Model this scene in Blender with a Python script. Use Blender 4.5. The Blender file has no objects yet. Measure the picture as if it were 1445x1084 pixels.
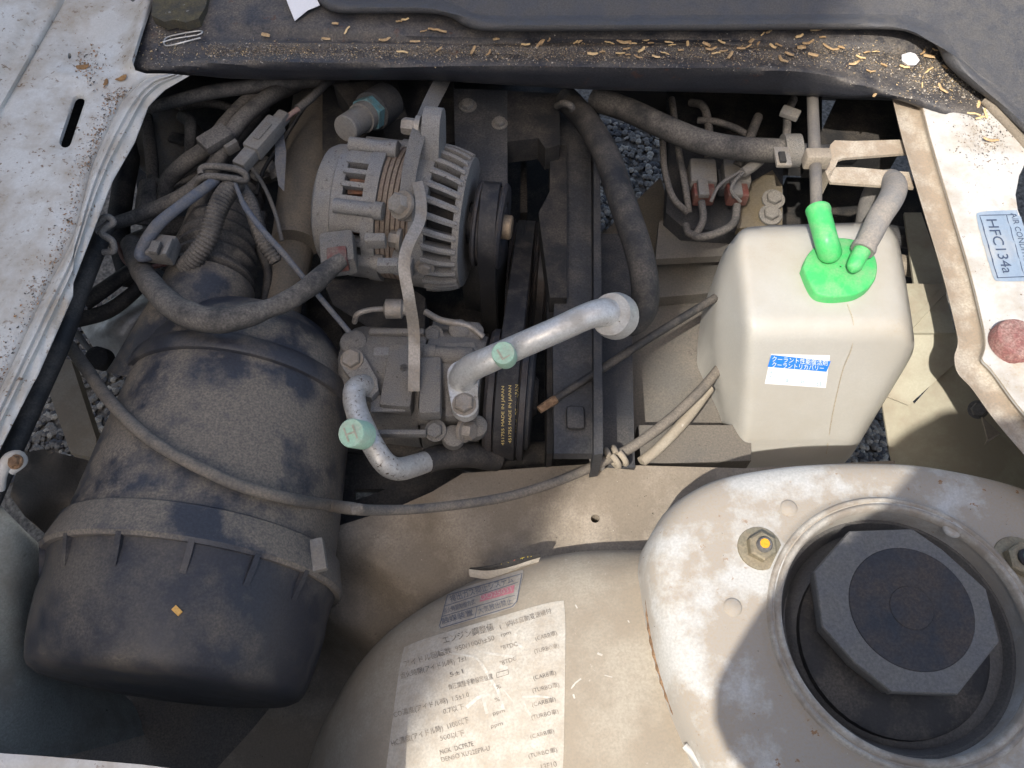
import bpy, bmesh, math, random
from mathutils import Vector, Matrix, Quaternion
from mathutils.bvhtree import BVHTree
from mathutils import geometry as mgeo
random.seed(7)
scene = bpy.context.scene
# ------------------------------------------------------------------ camera
CAM_Z = 0.60
PITCH = math.radians(62)            # looking down
FPX, CX, CY = 1202.0, 722.5, 542.0  # focal length in photo pixels
cam_d = bpy.data.cameras.new('camera'); cam = bpy.data.objects.new('camera', cam_d)
scene.collection.objects.link(cam); scene.camera = cam
cam.location = (0, 0, CAM_Z); cam.rotation_euler = (math.pi/2-PITCH, 0, 0)
cam_d.sensor_width = 36; cam_d.lens = 36*FPX/1445.0
cam_d.clip_start = 0.02; cam_d.clip_end = 500
# ------------------------------------------------------------------ sky and sun
SUN = Vector((-0.296, -0.474, 0.829)).normalized()    # towards the sun
w = bpy.data.worlds.new('World'); scene.world = w; w.use_nodes = True
nt = w.node_tree; bg = nt.nodes['Background']
sky = nt.nodes.new('ShaderNodeTexSky'); sky.sky_type = 'NISHITA'; sky.sun_disc = False
sky.sun_elevation = math.asin(SUN.z); sky.sun_rotation = math.atan2(SUN.x, SUN.y)
sky.dust_density = 5.0; sky.air_density = 1.0; sky.ozone_density = 0.0
nt.links.new(sky.outputs[0], bg.inputs[0]); bg.inputs[1].default_value = 0.15
sl = bpy.data.lights.new('sun', 'SUN'); sun = bpy.data.objects.new('sun', sl); scene.collection.objects.link(sun)
sl.energy = 3.3; sl.angle = math.radians(0.6); sl.color = (1, 0.94, 0.85)
sun.rotation_euler = (-SUN).to_track_quat('-Z', 'Y').to_euler(); sun.location = (-3, -3, 6)
scene.view_settings.view_transform = 'Standard'; scene.view_settings.look = 'None'
scene.view_settings.exposure = 0.74; scene.view_settings.gamma = 1
scene.cycles.max_bounces = 6; scene.cycles.diffuse_bounces = 4; scene.cycles.adaptive_threshold = 0.02
# ------------------------------------------------------------------ helpers
COL = scene.collection
FW = Vector((0, math.cos(PITCH), -math.sin(PITCH))); UP = Vector((0, math.sin(PITCH), math.cos(PITCH)))
CAM = Vector((0, 0, CAM_Z))
def ray(px, py): return Vector((px-CX, 0, 0)) + UP*(CY-py) + FW*FPX
def W(px, py, z):
    d = ray(px, py); return CAM + d*((z-CAM_Z)/d.z)
def MPP(px, py, z):                 # metres in one photo pixel at that point
    d = ray(px, py); return (z-CAM_Z)/d.z
def srgb(h):
    h = h.lstrip('#'); c = [int(h[i:i+2], 16)/255 for i in (0, 2, 4)]
    return tuple(x/12.92 if x <= .04045 else ((x+.055)/1.055)**2.4 for x in c)
MATS = {}
def mat(name, base, dust=None, amt=.5, scale=18, rough=.6, metal=0, grain=.18, spot=None, spot_amt=.4, spot_scale=160,
        up=.6, bump=.15, gscale=560, base2=None, b2scale=30, sss=0, trans=0, soft=.09, spec=.4):
    if name in MATS: return MATS[name]
    m = bpy.data.materials.new(name); m.use_nodes = True; MATS[name] = m
    t = m.node_tree; N = t.nodes; L = t.links; b = N['Principled BSDF']
    def n(tp, **k):
        x = N.new(tp)
        for a, v in k.items(): setattr(x, a, v)
        return x
    geo = n('ShaderNodeNewGeometry')
    def noise(s, det=4, r=.55, off=0):
        x = n('ShaderNodeTexNoise'); x.inputs['Scale'].default_value = s; x.inputs['Detail'].default_value = det
        x.inputs['Roughness'].default_value = r
        if off:
            a = n('ShaderNodeVectorMath', operation='ADD'); a.inputs[1].default_value = (off, off*.7, -off*.3)
            L.new(geo.outputs['Position'], a.inputs[0]); L.new(a.outputs[0], x.inputs['Vector'])
        else: L.new(geo.outputs['Position'], x.inputs['Vector'])
        return x.outputs['Fac']
    def mr(v, a, c, d=0., e=1.):
        x = n('ShaderNodeMapRange'); L.new(v, x.inputs[0])
        for i, q in zip((1, 2, 3, 4), (a, c, d, e)): x.inputs[i].default_value = q
        return x.outputs[0]
    def mul(a, c):
        x = n('ShaderNodeMath', operation='MULTIPLY'); x.use_clamp = True
        for i, q in enumerate((a, c)):
            if isinstance(q, (int, float)): x.inputs[i].default_value = q
            else: L.new(q, x.inputs[i])
        return x.outputs[0]
    def mix(f, a, c, bt='MIX'):
        x = n('ShaderNodeMix'); x.data_type = 'RGBA'; x.blend_type = bt
        if isinstance(f, (int, float)): x.inputs[0].default_value = f
        else: L.new(f, x.inputs[0])
        for i, q in ((6, a), (7, c)):
            if isinstance(q, tuple): x.inputs[i].default_value = (*q, 1)
            else: L.new(q, x.inputs[i])
        return x.outputs[2]
    col = base
    if base2 is not None:
        col = mix(mr(noise(b2scale, 5, .6, 3.1), .5-soft, .5+soft), col, base2)
    g = noise(gscale, 3, .6)
    rgh = None
    if dust is not None:
        cm = .5+(.5-amt)*.32; m1 = mr(noise(scale, 8, .66, 1.7), cm-soft, cm+soft)
        sx = n('ShaderNodeSeparateXYZ'); L.new(geo.outputs['Normal'], sx.inputs[0])
        uf = mr(sx.outputs[2], -.2, .7, 1-up, 1.)
        fine = mr(g, .25, .7, .55, 1.15)
        dm = mul(mul(m1, uf), mul(fine, min(1, .6+amt*.5)))
        col = mix(dm, col, dust); rgh = mr(dm, 0, 1, rough, .92)
    if spot is not None:
        sp = mr(noise(spot_scale, 4, .7, 5.3), .70-spot_amt*.2, .74-spot_amt*.2)
        sp = mul(sp, mr(noise(spot_scale*.09, 3, .5, 9.1), .38, .6))
        col = mix(sp, col, spot)
    gr = mr(g, .32, .68, 1-grain, 1+grain)
    cg = n('ShaderNodeCombineColor')
    for i in range(3): L.new(gr, cg.inputs[i])
    col = mix(1.0, col, cg.outputs[0], 'MULTIPLY')
    L.new(col, b.inputs['Base Color'])
    b.inputs['Metallic'].default_value = metal; b.inputs['Specular IOR Level'].default_value = spec
    if rgh is not None: L.new(rgh, b.inputs['Roughness'])
    else: b.inputs['Roughness'].default_value = rough
    if sss:
        b.inputs['Subsurface Weight'].default_value = sss; b.inputs['Subsurface Radius'].default_value = (.02, .018, .014)
        b.inputs['Subsurface Scale'].default_value = .5
    if trans: b.inputs['Transmission Weight'].default_value = trans
    if bump:
        bp = n('ShaderNodeBump'); bp.inputs['Strength'].default_value = bump; bp.inputs['Distance'].default_value = .0012
        L.new(g, bp.inputs['Height']); L.new(bp.outputs[0], b.inputs['Normal'])
    return m
class MB:
    def __init__(s): s.v = []; s.f = []; s.m = []
    def add(s, v, f, m=0):
        o = len(s.v); s.v += [Vector(x) for x in v]; s.f += [tuple(i+o for i in q) for q in f]; s.m += [m]*len(f); return s
    def xf(s, M): s.v = [M @ x for x in s.v]; return s
    def join(s, o): 
        k = len(s.v); s.v += o.v; s.f += [tuple(i+k for i in q) for q in o.f]; s.m += o.m; return s
    def grid(s, rows, closed_u=False, closed_v=False, m=0):      # rows: equal-length lists of points
        nv, nu = len(rows), len(rows[0]); v = [p for r in rows for p in r]; f = []
        for i in range(nv if closed_v else nv-1):
            for j in range(nu if closed_u else nu-1):
                a = i*nu+j; b2 = i*nu+(j+1) % nu; c = ((i+1) % nv)*nu+(j+1) % nu; d = ((i+1) % nv)*nu+j
                f.append((a, b2, c, d))
        return s.add(v, f, m)
    def tube(s, pts, rad, seg=12, caps=True, m=0, flat=None, upv=None):
        n = len(pts)
        rr = rad if isinstance(rad, (list, tuple)) else [rad]*n
        tan = [(pts[min(i+1, n-1)]-pts[max(i-1, 0)]).normalized() for i in range(n)]
        u = upv or Vector((0, 0, 1))
        if abs(tan[0].dot(u)) > .95: u = Vector((0, 1, 0))
        nx = (u-tan[0]*u.dot(tan[0])).normalized(); rows = []
        for i in range(n):
            nx = (nx-tan[i]*nx.dot(tan[i])).normalized(); by = tan[i].cross(nx)
            fx, fy = (flat if flat else (1, 1))
            rows.append([pts[i]+(nx*math.cos(2*math.pi*k/seg)*fx+by*math.sin(2*math.pi*k/seg)*fy)*rr[i] for k in range(seg)])
        o = len(s.v); s.grid(rows, closed_u=True, m=m)
        if caps:
            s.f.append(tuple(o+k for k in range(seg))[::-1]); s.m.append(m)
            e = o+(n-1)*seg; s.f.append(tuple(e+k for k in range(seg))); s.m.append(m)
        return s
    def lathe(s, org, ax, prof, seg=40, m=0, a0=0, a1=2*math.pi, capped=True):   # prof: (t along axis, radius)
        ax = ax.normalized(); u = Vector((0, 0, 1)) if abs(ax.z) < .9 else Vector((0, 1, 0))
        nx = (u-ax*u.dot(ax)).normalized(); by = ax.cross(nx); full = abs(a1-a0-2*math.pi) < 1e-6
        k = seg if full else seg+1
        rows = [[org+ax*t+(nx*math.cos(a0+(a1-a0)*j/seg)+by*math.sin(a0+(a1-a0)*j/seg))*r for j in range(k)] for t, r in prof]
        o = len(s.v); s.grid(rows, closed_u=full, m=m)
        if capped and full:
            if prof[0][1] > 1e-5: s.f.append(tuple(o+j for j in range(k))[::-1]); s.m.append(m)
            if prof[-1][1] > 1e-5:
                e = o+(len(prof)-1)*k; s.f.append(tuple(e+j for j in range(k))); s.m.append(m)
        return s
    def prism(s, poly, d, m=0):          # poly: 3D outline, d: extrusion vector
        n = len(poly); v = list(poly)+[p+d for p in poly]
        f = [tuple(range(n)), tuple(range(2*n-1, n-1, -1))]+[(i, i+n, (i+1) % n+n, (i+1) % n) for i in range(n)]
        return s.add(v, f, m)
    def box(s, c, size, M=None, bev=.0, m=0):
        bm = bmesh.new(); bmesh.ops.create_cube(bm, size=1)
        for x in bm.verts: x.co = Vector((x.co.x*size[0], x.co.y*size[1], x.co.z*size[2]))
        if bev: bmesh.ops.bevel(bm, geom=bm.edges[:], offset=bev, segments=2, affect='EDGES', profile=.6)
        bm.verts.index_update(); c = Vector(c)
        v = [(M @ x.co if M else x.co)+c for x in bm.verts]; f = [tuple(q.index for q in fc.verts) for fc in bm.faces]
        bm.free(); return s.add(v, f, m)
    def bolt(s, c, ax, r, h, m=0, washer=1.35, stud=False):
        ax = ax.normalized()
        if washer: s.lathe(c, ax, [(-.001, r*washer), (h*.22, r*washer), (h*.24, r*.9)], 20, m)
        s.lathe(c, ax, [(0, r), (h*.85, r), (h, r*.86)], 6, m)
        if stud: s.lathe(c, ax, [(h*.9, r*.52), (h*1.35, r*.5), (h*1.42, r*.42)], 14, m)
        return s
    def bvh(s): return BVHTree.FromPolygons(s.v, s.f)
    def build(s, name, mats, parent=None, smooth=38, rec=True):
        me = bpy.data.meshes.new(name)
        lo = Vector([min(x[i] for x in s.v) for i in range(3)]); hi = Vector([max(x[i] for x in s.v) for i in range(3)])
        c = Vector(((lo.x+hi.x)/2, (lo.y+hi.y)/2, lo.z))
        me.from_pydata([x-c for x in s.v], [], s.f); me.update()
        if rec:
            bm = bmesh.new(); bm.from_mesh(me); bmesh.ops.recalc_face_normals(bm, faces=bm.faces); bm.to_mesh(me); bm.free()
        for q in (mats if isinstance(mats, (list, tuple)) else [mats]): me.materials.append(q)
        me.polygons.foreach_set('material_index', s.m)
        if smooth:
            me.polygons.foreach_set('use_smooth', [True]*len(me.polygons))
            if smooth < 180: me.set_sharp_from_angle(angle=math.radians(smooth))
        o = bpy.data.objects.new(name, me); COL.objects.link(o)
        if parent is not None:
            p = parent; off = Vector((0, 0, 0))
            while p is not None: off += p.location; p = p.parent
            o.parent = parent; o.location = c-off
        else: o.location = c
        return o
def tag(o, label=None, cat=None, group=None, kind=None):
    if label: o['label'] = label
    if cat: o['category'] = cat
    if group: o['group'] = group
    if kind: o['kind'] = kind
    return o
def thing(name, label, cat, loc, group=None):
    o = bpy.data.objects.new(name, None); COL.objects.link(o); o.location = loc; o.empty_display_size = .02
    return tag(o, label, cat, group)
def spline(pts, n):                       # Catmull-Rom through vectors, any dimension
    k = len(pts); out = []
    if k == 2: return [pts[0].lerp(pts[1], i/(n-1)) for i in range(n)]
    acc = [0]
    for i in range(1, k): acc.append(acc[-1]+max(1e-9, (pts[i]-pts[i-1]).length**.7))
    for i in range(n):
        t = acc[-1]*i/(n-1); j = 0
        while j < k-2 and t > acc[j+1]: j += 1
        p0 = pts[max(j-1, 0)]; p1 = pts[j]; p2 = pts[j+1]; p3 = pts[min(j+2, k-1)]
        u = (t-acc[j])/(acc[j+1]-acc[j]); d = acc[j+1]-acc[j]
        m1 = (p2-p0)/(acc[j+1]-acc[max(j-1, 0)])*d; m2 = (p3-p1)/(acc[min(j+2, k-1)]-acc[j])*d
        u2 = u*u; u3 = u2*u
        out.append(p1*(2*u3-3*u2+1)+m1*(u3-2*u2+u)+p2*(-2*u3+3*u2)+m2*(u3-u2))
    return out
def path(pts, n=40):                      # pts: (px,py,z[,rpx]) -> world points and radii
    q = [W(*p[:3]) for p in pts]; s = spline(q, n); r = None
    if len(pts[0]) > 3:
        rr = [Vector((p[3]*MPP(*p[:3]), 0, 0)) for p in pts]; 
        acc = [0]
        for i in range(1, len(q)): acc.append(acc[-1]+max(1e-9, (q[i]-q[i-1]).length**.7))
        r = []
        for i in range(n):
            t = acc[-1]*i/(n-1); j = 0
            while j < len(q)-2 and t > acc[j+1]: j += 1
            u = min(1, max(0, (t-acc[j])/(acc[j+1]-acc[j]))); r.append(rr[j].x*(1-u)+rr[j+1].x*u)
    return s, r
def hose_mb(pts, rpx=None, n=40, seg=12, corr=0, wob=0, mb=None, m=0, flat=None):
    mb = mb or MB()
    s, r = path(pts, n)
    if r is None:
        mid = pts[len(pts)//2]; r = [rpx*MPP(*p[:3]) for p in [mid]]*n
    if corr:                              # corrugated tube: ridges along the path
        L = sum((s[i]-s[i-1]).length for i in range(1, n)); k = max(3, int(corr))
        s2, r2 = path(pts, k*4+1) if len(pts[0]) > 3 else (path(pts, k*4+1)[0], [r[0]]*(k*4+1))
        s, r = s2, [q*(1.0 if i % 4 in (1, 2) else .84) for i, q in enumerate(r2)]
    if wob: r = [q*(1+wob*math.sin(i*.9+pts[0][0])*random.uniform(.4, 1)) for i, q in enumerate(r)]
    return mb.tube(s, r, seg, m=m, flat=flat)
def hose(name, label, cat, pts, rpx=None, m=None, n=40, seg=12, corr=0, wob=0, parent=None, group=None, smooth=50):
    o = hose_mb(pts, rpx, n, seg, corr, wob).build(name, m, parent, smooth)
    if parent is None: tag(o, label, cat, group)
    elif label: o['label'] = label
    return o
def inpoly(x, y, P):
    c = False; j = len(P)-1
    for i in range(len(P)):
        if (P[i][1] > y) != (P[j][1] > y) and x < (P[j][0]-P[i][0])*(y-P[i][1])/(P[j][1]-P[i][1])+P[i][0]: c = not c
        j = i
    return c
def dseg(x, y, a, b):
    dx, dy = b[0]-a[0], b[1]-a[1]; t = max(0, min(1, ((x-a[0])*dx+(y-a[1])*dy)/(dx*dx+dy*dy)))
    return math.hypot(x-a[0]-t*dx, y-a[1]-t*dy), (dx*(y-a[1])-dy*(x-a[0]))
def dline(x, y, P):                        # distance to polyline and side
    best = (1e9, 0)
    for a, b in zip(P, P[1:]):
        d = dseg(x, y, a, b)
        if d[0] < best[0]: best = d
    return best[0] if best[1] > 0 else -best[0]
def idw(ctrl, p=2.5):
    def f(x, y):
        s = 0; q = 0
        for (a, b, z) in ctrl:
            d = (x-a)**2+(y-b)**2
            if d < 1: return z
            wgt = d**(-p/2); s += wgt; q += wgt*z
        return q/s
    return f
def refine(P, step, closed=True):
    out = []
    for i in range(len(P) if closed else len(P)-1):
        a = P[i]; b = P[(i+1) % len(P)]; k = max(1, int(math.hypot(b[0]-a[0], b[1]-a[1])/step))
        out += [(a[0]+(b[0]-a[0])*j/k, a[1]+(b[1]-a[1])*j/k) for j in range(k)]
    if not closed: out.append(P[-1])
    return out
def sheet(outline, zf, step=8, holes=(), skirt=.004, lines=(), skirt_dir=Vector((0, 0, -1)), region=None):
    """Pressed sheet: outline and holes traced as pixels, lifted to heights zf(px,py); rim folded down by skirt."""
    out = refine(outline, step); vs = [Vector(p) for p in out]; ed = [(i, (i+1) % len(out)) for i in range(len(out))]
    for h in holes:
        hh = refine(h, step*.5); o = len(vs); vs += [Vector(p) for p in hh]; ed += [(o+i, o+(i+1) % len(hh)) for i in range(len(hh))]
    for l in lines:
        ll = refine(l, step, False); o = len(vs); vs += [Vector(p) for p in ll if True]; ed += [(o+i, o+i+1) for i in range(len(ll)-1)]
    xs = [p[0] for p in out]; ys = [p[1] for p in out]; y = min(ys)+step/2; row = 0
    while y < max(ys):
        x = min(xs)+step/2+(row % 2)*step/2
        while x < max(xs):
            if inpoly(x, y, out) and not any(inpoly(x, y, h) for h in holes):
                if min(dseg(x, y, out[i], out[(i+1) % len(out)])[0] for i in range(len(out))) > step*.45: vs.append(Vector((x, y)))
            x += step
        y += step*.87; row += 1
    r = mgeo.delaunay_2d_cdt(vs, ed, [], 0, 1e-5)
    V, F = r[0], r[2]; F = [tuple(f) for f in F]; keep = []
    for f in F:
        cx = sum(V[i].x for i in f)/len(f); cy = sum(V[i].y for i in f)/len(f)
        if inpoly(cx, cy, out) and not any(inpoly(cx, cy, h) for h in holes): keep.append(f)
    used = sorted({i for f in keep for i in f}); mp = {k: i for i, k in enumerate(used)}
    mb = MB(); v3 = [W(V[i].x, V[i].y, zf(V[i].x, V[i].y)) for i in used]
    fs = [tuple(mp[i] for i in f) for f in keep]; mb.add(v3, fs)
    if region: mb.m = [region(sum(V[i].x for i in f)/3, sum(V[i].y for i in f)/3) for f in keep]
    if skirt:
        cnt = {}
        for f in fs:
            for i in range(3):
                e = (f[i], f[(i+1) % 3]); cnt[tuple(sorted(e))] = cnt.get(tuple(sorted(e)), 0)+1
        be = [e for e, c in cnt.items() if c == 1]; bv = {}
        for e in be:
            for i in e:
                if i not in bv: bv[i] = len(mb.v); mb.v.append(v3[i]+skirt_dir*skirt)
        for a, b in be: mb.f.append((a, b, bv[b], bv[a])); mb.m.append(0)
    return mb
def loft(rails, nu=40, sub=4):             # rails of (px,py,z)
    R = [spline([W(*p) for p in r], nu) for r in rails]
    cols = [spline([R[i][j] for i in range(len(R))], (len(R)-1)*sub+1) for j in range(nu)]
    return MB().grid([[cols[j][i] for j in range(nu)] for i in range((len(R)-1)*sub+1)])
def hit(bvh, px, py, lift=.0006):
    d = ray(px, py).normalized(); h = bvh.ray_cast(CAM, d)
    if h[0] is None: return None
    n = h[1] if h[1].dot(d) < 0 else -h[1]
    return h[0]+n*lift
def text2d(s):
    cu = bpy.data.curves.new('t', 'FONT'); cu.body = s; cu.size = 1; cu.resolution_u = 3
    o = bpy.data.objects.new('t', cu); COL.objects.link(o)
    dg = bpy.context.evaluated_depsgraph_get(); me = o.evaluated_get(dg).to_mesh()
    v = [(q.co.x, q.co.y) for q in me.vertices]; f = [tuple(p.vertices) for p in me.polygons]
    o.evaluated_get(dg).to_mesh_clear(); bpy.data.objects.remove(o); bpy.data.curves.remove(cu)
    return v, f
def print_text(mb, surf, s, p0, p1, h, m=1, lift=.0009, upd=None):
    """lettering laid on a surface: baseline from pixel p0 to p1, letters h pixels tall"""
    v, f = text2d(s)
    if not v: return
    x0 = min(a[0] for a in v); x1 = max(a[0] for a in v); y0 = min(0, min(a[1] for a in v)); 
    dx, dy = p1[0]-p0[0], p1[1]-p0[1]; L = math.hypot(dx, dy)
    ux, uy = (dy/L, -dx/L) if upd is None else upd
    out = []
    for a, b in v:
        u = (a-x0)/(x1-x0); q = b/.72*h
        px, py = p0[0]+dx*u+ux*q, p0[1]+dy*u+uy*q
        c = hit(surf, px, py, lift)
        out.append(c)
    ok = [i for i, c in enumerate(out) if c is not None]
    mp = {k: i for i, k in enumerate(ok)}
    mb.add([out[i] for i in ok], [tuple(mp[i] for i in q) for q in f if all(i in mp for i in q)], m)
def patch(mb, surf, quad, n=10, m=0, lift=.0005, rad=0, thick=True):
    """a thin sticker laid on a surface; quad TL,TR,BR,BL in pixels"""
    rows = []
    for j in range(n+1):
        r = []
        for i in range(n+1):
            u, v = i/n, j/n
            if rad:                       # pull corners in a little to round them
                cu, cv = u*2-1, v*2-1
                k = 1-rad*(abs(cu)**6*abs(cv)**6); cu *= k; cv *= k; u, v = (cu+1)/2, (cv+1)/2
            x = (1-v)*((1-u)*quad[0][0]+u*quad[1][0])+v*((1-u)*quad[3][0]+u*quad[2][0])
            y = (1-v)*((1-u)*quad[0][1]+u*quad[1][1])+v*((1-u)*quad[3][1]+u*quad[2][1])
            c = hit(surf, x, y, lift); r.append(c)
        rows.append(r)
    last = None
    for r in rows:
        for i, c in enumerate(r):
            if c is None: r[i] = last or Vector((0, 0, 0))
            else: last = c
    mb.grid(rows, m=m)
def stroke(mb, surf, pts, wpx, m=1, lift=.0008):       # printed line on a surface
    P = refine(pts, 5, False); rows = []
    for i, p in enumerate(P):
        a = P[max(i-1, 0)]; b = P[min(i+1, len(P)-1)]; dx, dy = b[0]-a[0], b[1]-a[1]; L = math.hypot(dx, dy) or 1
        q = [hit(surf, p[0]-dy/L*wpx*s, p[1]+dx/L*wpx*s, lift) for s in (.5, -.5)]
        if None in q: continue
        rows.append(q)
    if len(rows) > 1: mb.grid(rows, m=m)
# ------------------------------------------------------------------ materials
DUST = (.19, .168, .14); DUSTD = (.115, .103, .090)
m_white = mat('aged_white_paint', (.56, .565, .545), (.33, .28, .215), .40, 24, .45, soft=.11, grain=.07, base2=(.51, .50, .465), b2scale=9, spot=(.17, .11, .065), spot_amt=.5, spot_scale=170, bump=.05)
m_white2 = mat('white_paint', (.52, .515, .495), (.34, .285, .215), .38, 22, .42, grain=.06, spot=(.16, .09, .05), spot_amt=.3, spot_scale=200, bump=.04)
m_tower = mat('tower_paint', (.46, .455, .435), (.31, .262, .205), .60, 15, .5, grain=.12, spot=(.26, .15, .08), spot_amt=.26, spot_scale=120, bump=.1, soft=.05)
m_flange = mat('dusty_flange_paint', (.42, .37, .30), (.28, .22, .16), .6, 40, .7, grain=.2, bump=.2)
m_cream = mat('dusty_cream_paint', (.35, .312, .25), (.275, .232, .178), .6, 15, .65, grain=.13, spot=(.50, .46, .40), spot_amt=.15, spot_scale=120, bump=.1)
m_cross = mat('dusty_beige_paint', (.29, .25, .20), (.20, .168, .13), .7, 18, .7, grain=.2, spot=(.06, .05, .04), spot_amt=.2, spot_scale=260, bump=.15)
m_dark = mat('dark_dusty_metal', (.036, .038, .043), (.09, .084, .078), .42, 25, .65, grain=.25)
m_deep = mat('shade_and_grime_black', (.018, .018, .019), (.07, .06, .05), .4, 30, .8, grain=.25)  # black for shaded gaps and backing sheets, and for grimy engine parts
m_rub = mat('dusty_rubber', (.033, .033, .034), (.145, .131, .115), .75, 30, .75, grain=.2, up=.75)
m_rubd = mat('dark_rubber', (.022, .022, .023), (.10, .088, .075), .5, 30, .6, grain=.2, up=.8)
m_clean = mat('air_cleaner_plastic', (.036, .039, .049), (.185, .161, .13), .60, 13, .45, grain=.17, up=.3, soft=.055, bump=.12)
m_cast = mat('dusty_cast_aluminium', (.20, .197, .195), (.25, .232, .205), .55, 40, .6, .25, grain=.3, spot=(.07, .06, .05), spot_amt=.45, spot_scale=260, bump=.3, gscale=1100)
m_castd = mat('dull_cast_aluminium', (.15, .146, .14), (.195, .178, .155), .6, 40, .7, .15, grain=.3, spot=(.05, .045, .04), spot_amt=.4, spot_scale=240, bump=.35, gscale=1000)
m_alu = mat('bare_aluminium_pipe', (.60, .60, .58), (.36, .33, .29), .4, 40, .42, .55, grain=.12, spot=(.13, .10, .08), spot_amt=.6, spot_scale=330, bump=.1)
m_alu2 = mat('clean_aluminium_pipe', (.60, .60, .58), (.40, .375, .34), .4, 40, .42, .5, grain=.12, spot=(.22, .18, .15), spot_amt=.3, spot_scale=330, bump=.1)
m_steel = mat('dusty_steel', (.28, .26, .235), (.26, .22, .175), .5, 40, .5, .4, grain=.2)
m_belt = mat('belt_rubber', (.020, .020, .023), (.075, .068, .062), .35, 60, .6, grain=.2, up=.5)
m_bottle = mat('translucent_white_plastic', (.46, .455, .425), (.34, .295, .23), .5, 10, .36, grain=.05, sss=.25, bump=.02, up=.85, soft=.22)
m_green = mat('green_plastic', (.06, .47, .13), (.19, .40, .19), .45, 60, .38, grain=.07, bump=.05)
m_mint = mat('pale_green_plastic', (.36, .56, .43), (.40, .44, .36), .4, 90, .55, grain=.1)
m_creamp = mat('cream_plastic', (.42, .40, .31), (.32, .275, .21), .5, 20, .5, grain=.06, bump=.03)
m_trim = mat('grey_trim_board', (.066, .067, .073), (.088, .085, .083), .5, 60, .5, grain=.22, gscale=700, bump=.2)
m_cowl = mat('black_painted_cowl', (.032, .034, .042), (.15, .13, .108), .52, 50, .36, grain=.3, soft=.16, spot=(.10, .045, .03), spot_amt=.35, spot_scale=60, up=1.0)
m_cover = mat('air_cleaner_cover_plastic', (.029, .031, .039), (.12, .106, .088), .40, 13, .42, grain=.17, up=.3, soft=.09, bump=.12)
m_copper = mat('copper_winding', (.20, .095, .06), (.14, .11, .09), .5, 90, .55, .4)
m_brown = mat('brown_connector', (.15, .052, .042), (.16, .125, .105), .5, 90, .5)
m_grey = mat('grey_plastic', (.17, .167, .16), (.18, .163, .14), .6, 60, .6)
m_blue = mat('blue_grey_cable', (.085, .097, .125), (.15, .142, .132), .55, 60, .6)
m_wood = mat('tan_wood', (.50, .35, .19), None, 0, 30, .75, grain=.25, base2=(.40, .26, .13), b2scale=90)
m_paper = mat('white_paper', (.80, .80, .82), None, 0, 30, .7, grain=.02, bump=0)
m_dirt = mat('dry_dirt', (.17, .125, .085), None, 0, 30, .95, grain=.4, base2=(.30, .25, .19), b2scale=400)
m_hex = mat('dull_black_steel', (.125, .122, .12), (.165, .157, .145), .5, 40, .5, .2, grain=.18, bump=.25)
m_black = mat('worn_black_paint', (.028, .029, .034), (.068, .054, .046), .42, 45, .5, grain=.25)
m_rust = mat('rusty_sealant', (.24, .15, .085), (.10, .055, .03), .5, 200, .85, grain=.3, bump=.4)
# ================================================================== ground and far surroundings
m_ground = mat('asphalt', (.12, .113, .103), (.19, .175, .15), .5, 60, .85, grain=.5, gscale=160, bump=.6)
g = MB().add([(-60, -60, -.62), (60, -60, -.62), (60, 60, -.62), (-60, 60, -.62)], [(0, 1, 2, 3)]).build('ground', m_ground, smooth=0)
tag(g, 'coarse grey asphalt under the car', 'ground', kind='structure')
# coarse aggregate stones in the asphalt, only round the gaps one can look through
mb = MB(); rs = random.Random(3)
ico = bmesh.new(); bmesh.ops.create_icosphere(ico, subdivisions=1, radius=1); ico.verts.index_update()
IV = [v.co.copy() for v in ico.verts]; IF = [tuple(v.index for v in f.verts) for f in ico.faces]; ico.free()
def pebble(mb, c, r, m=0, sq=.6):
    a = Matrix.Rotation(rs.uniform(0, 6.3), 3, 'Z')
    mb.add([c+a @ Vector((v.x*r*rs.uniform(.7, 1.2), v.y*r*rs.uniform(.7, 1.2), v.z*r*sq)) for v in IV], IF, m)
for (x0, x1, y0, y1, k) in ((-30, 190, 420, 680, 1500), (840, 960, 170, 330, 700), (1190, 1300, 520, 660, 700)):
    for i in range(k):
        c = W(rs.uniform(x0, x1), rs.uniform(y0, y1), -.616); pebble(mb, c, rs.uniform(.003, .0085), rs.choice((0, 0, 1, 2)))
st = [mat('grey_stone', (.17, .16, .145), grain=.3), mat('pale_stone', (.34, .315, .27), grain=.3), mat('dark_stone', (.06, .06, .065), grain=.3)]
tag(mb.build('gravel', st, smooth=0), 'coarse grey aggregate stones of the asphalt seen through the gaps', 'gravel', kind='stuff')
# unseen wall added left behind the viewer, throwing broad shade over the bay
hz = Vector((SUN.x, SUN.y, 0)).normalized(); pz = Vector((hz.y, -hz.x, 0))     # pz points to the right-hand side of the sun
if pz.x < 0: pz = -pz
WALL_AT = W(1172, 60, .05); e = Vector((WALL_AT.x, WALL_AT.y, -.62))+hz*2.7
mb = MB().prism([e, e-pz*7, e-pz*7+hz*.3, e+hz*.3], Vector((0, 0, 9)))
wall = mb.build('shade_wall', mat('shade_wall_render', (.55, .53, .49), (.4, .38, .35), .4, 2, .9, grain=.1, gscale=60, bump=.3), smooth=0)
tag(wall, 'unseen pale wall added out of frame so its edge shades the engine bay', 'wall')

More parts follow.
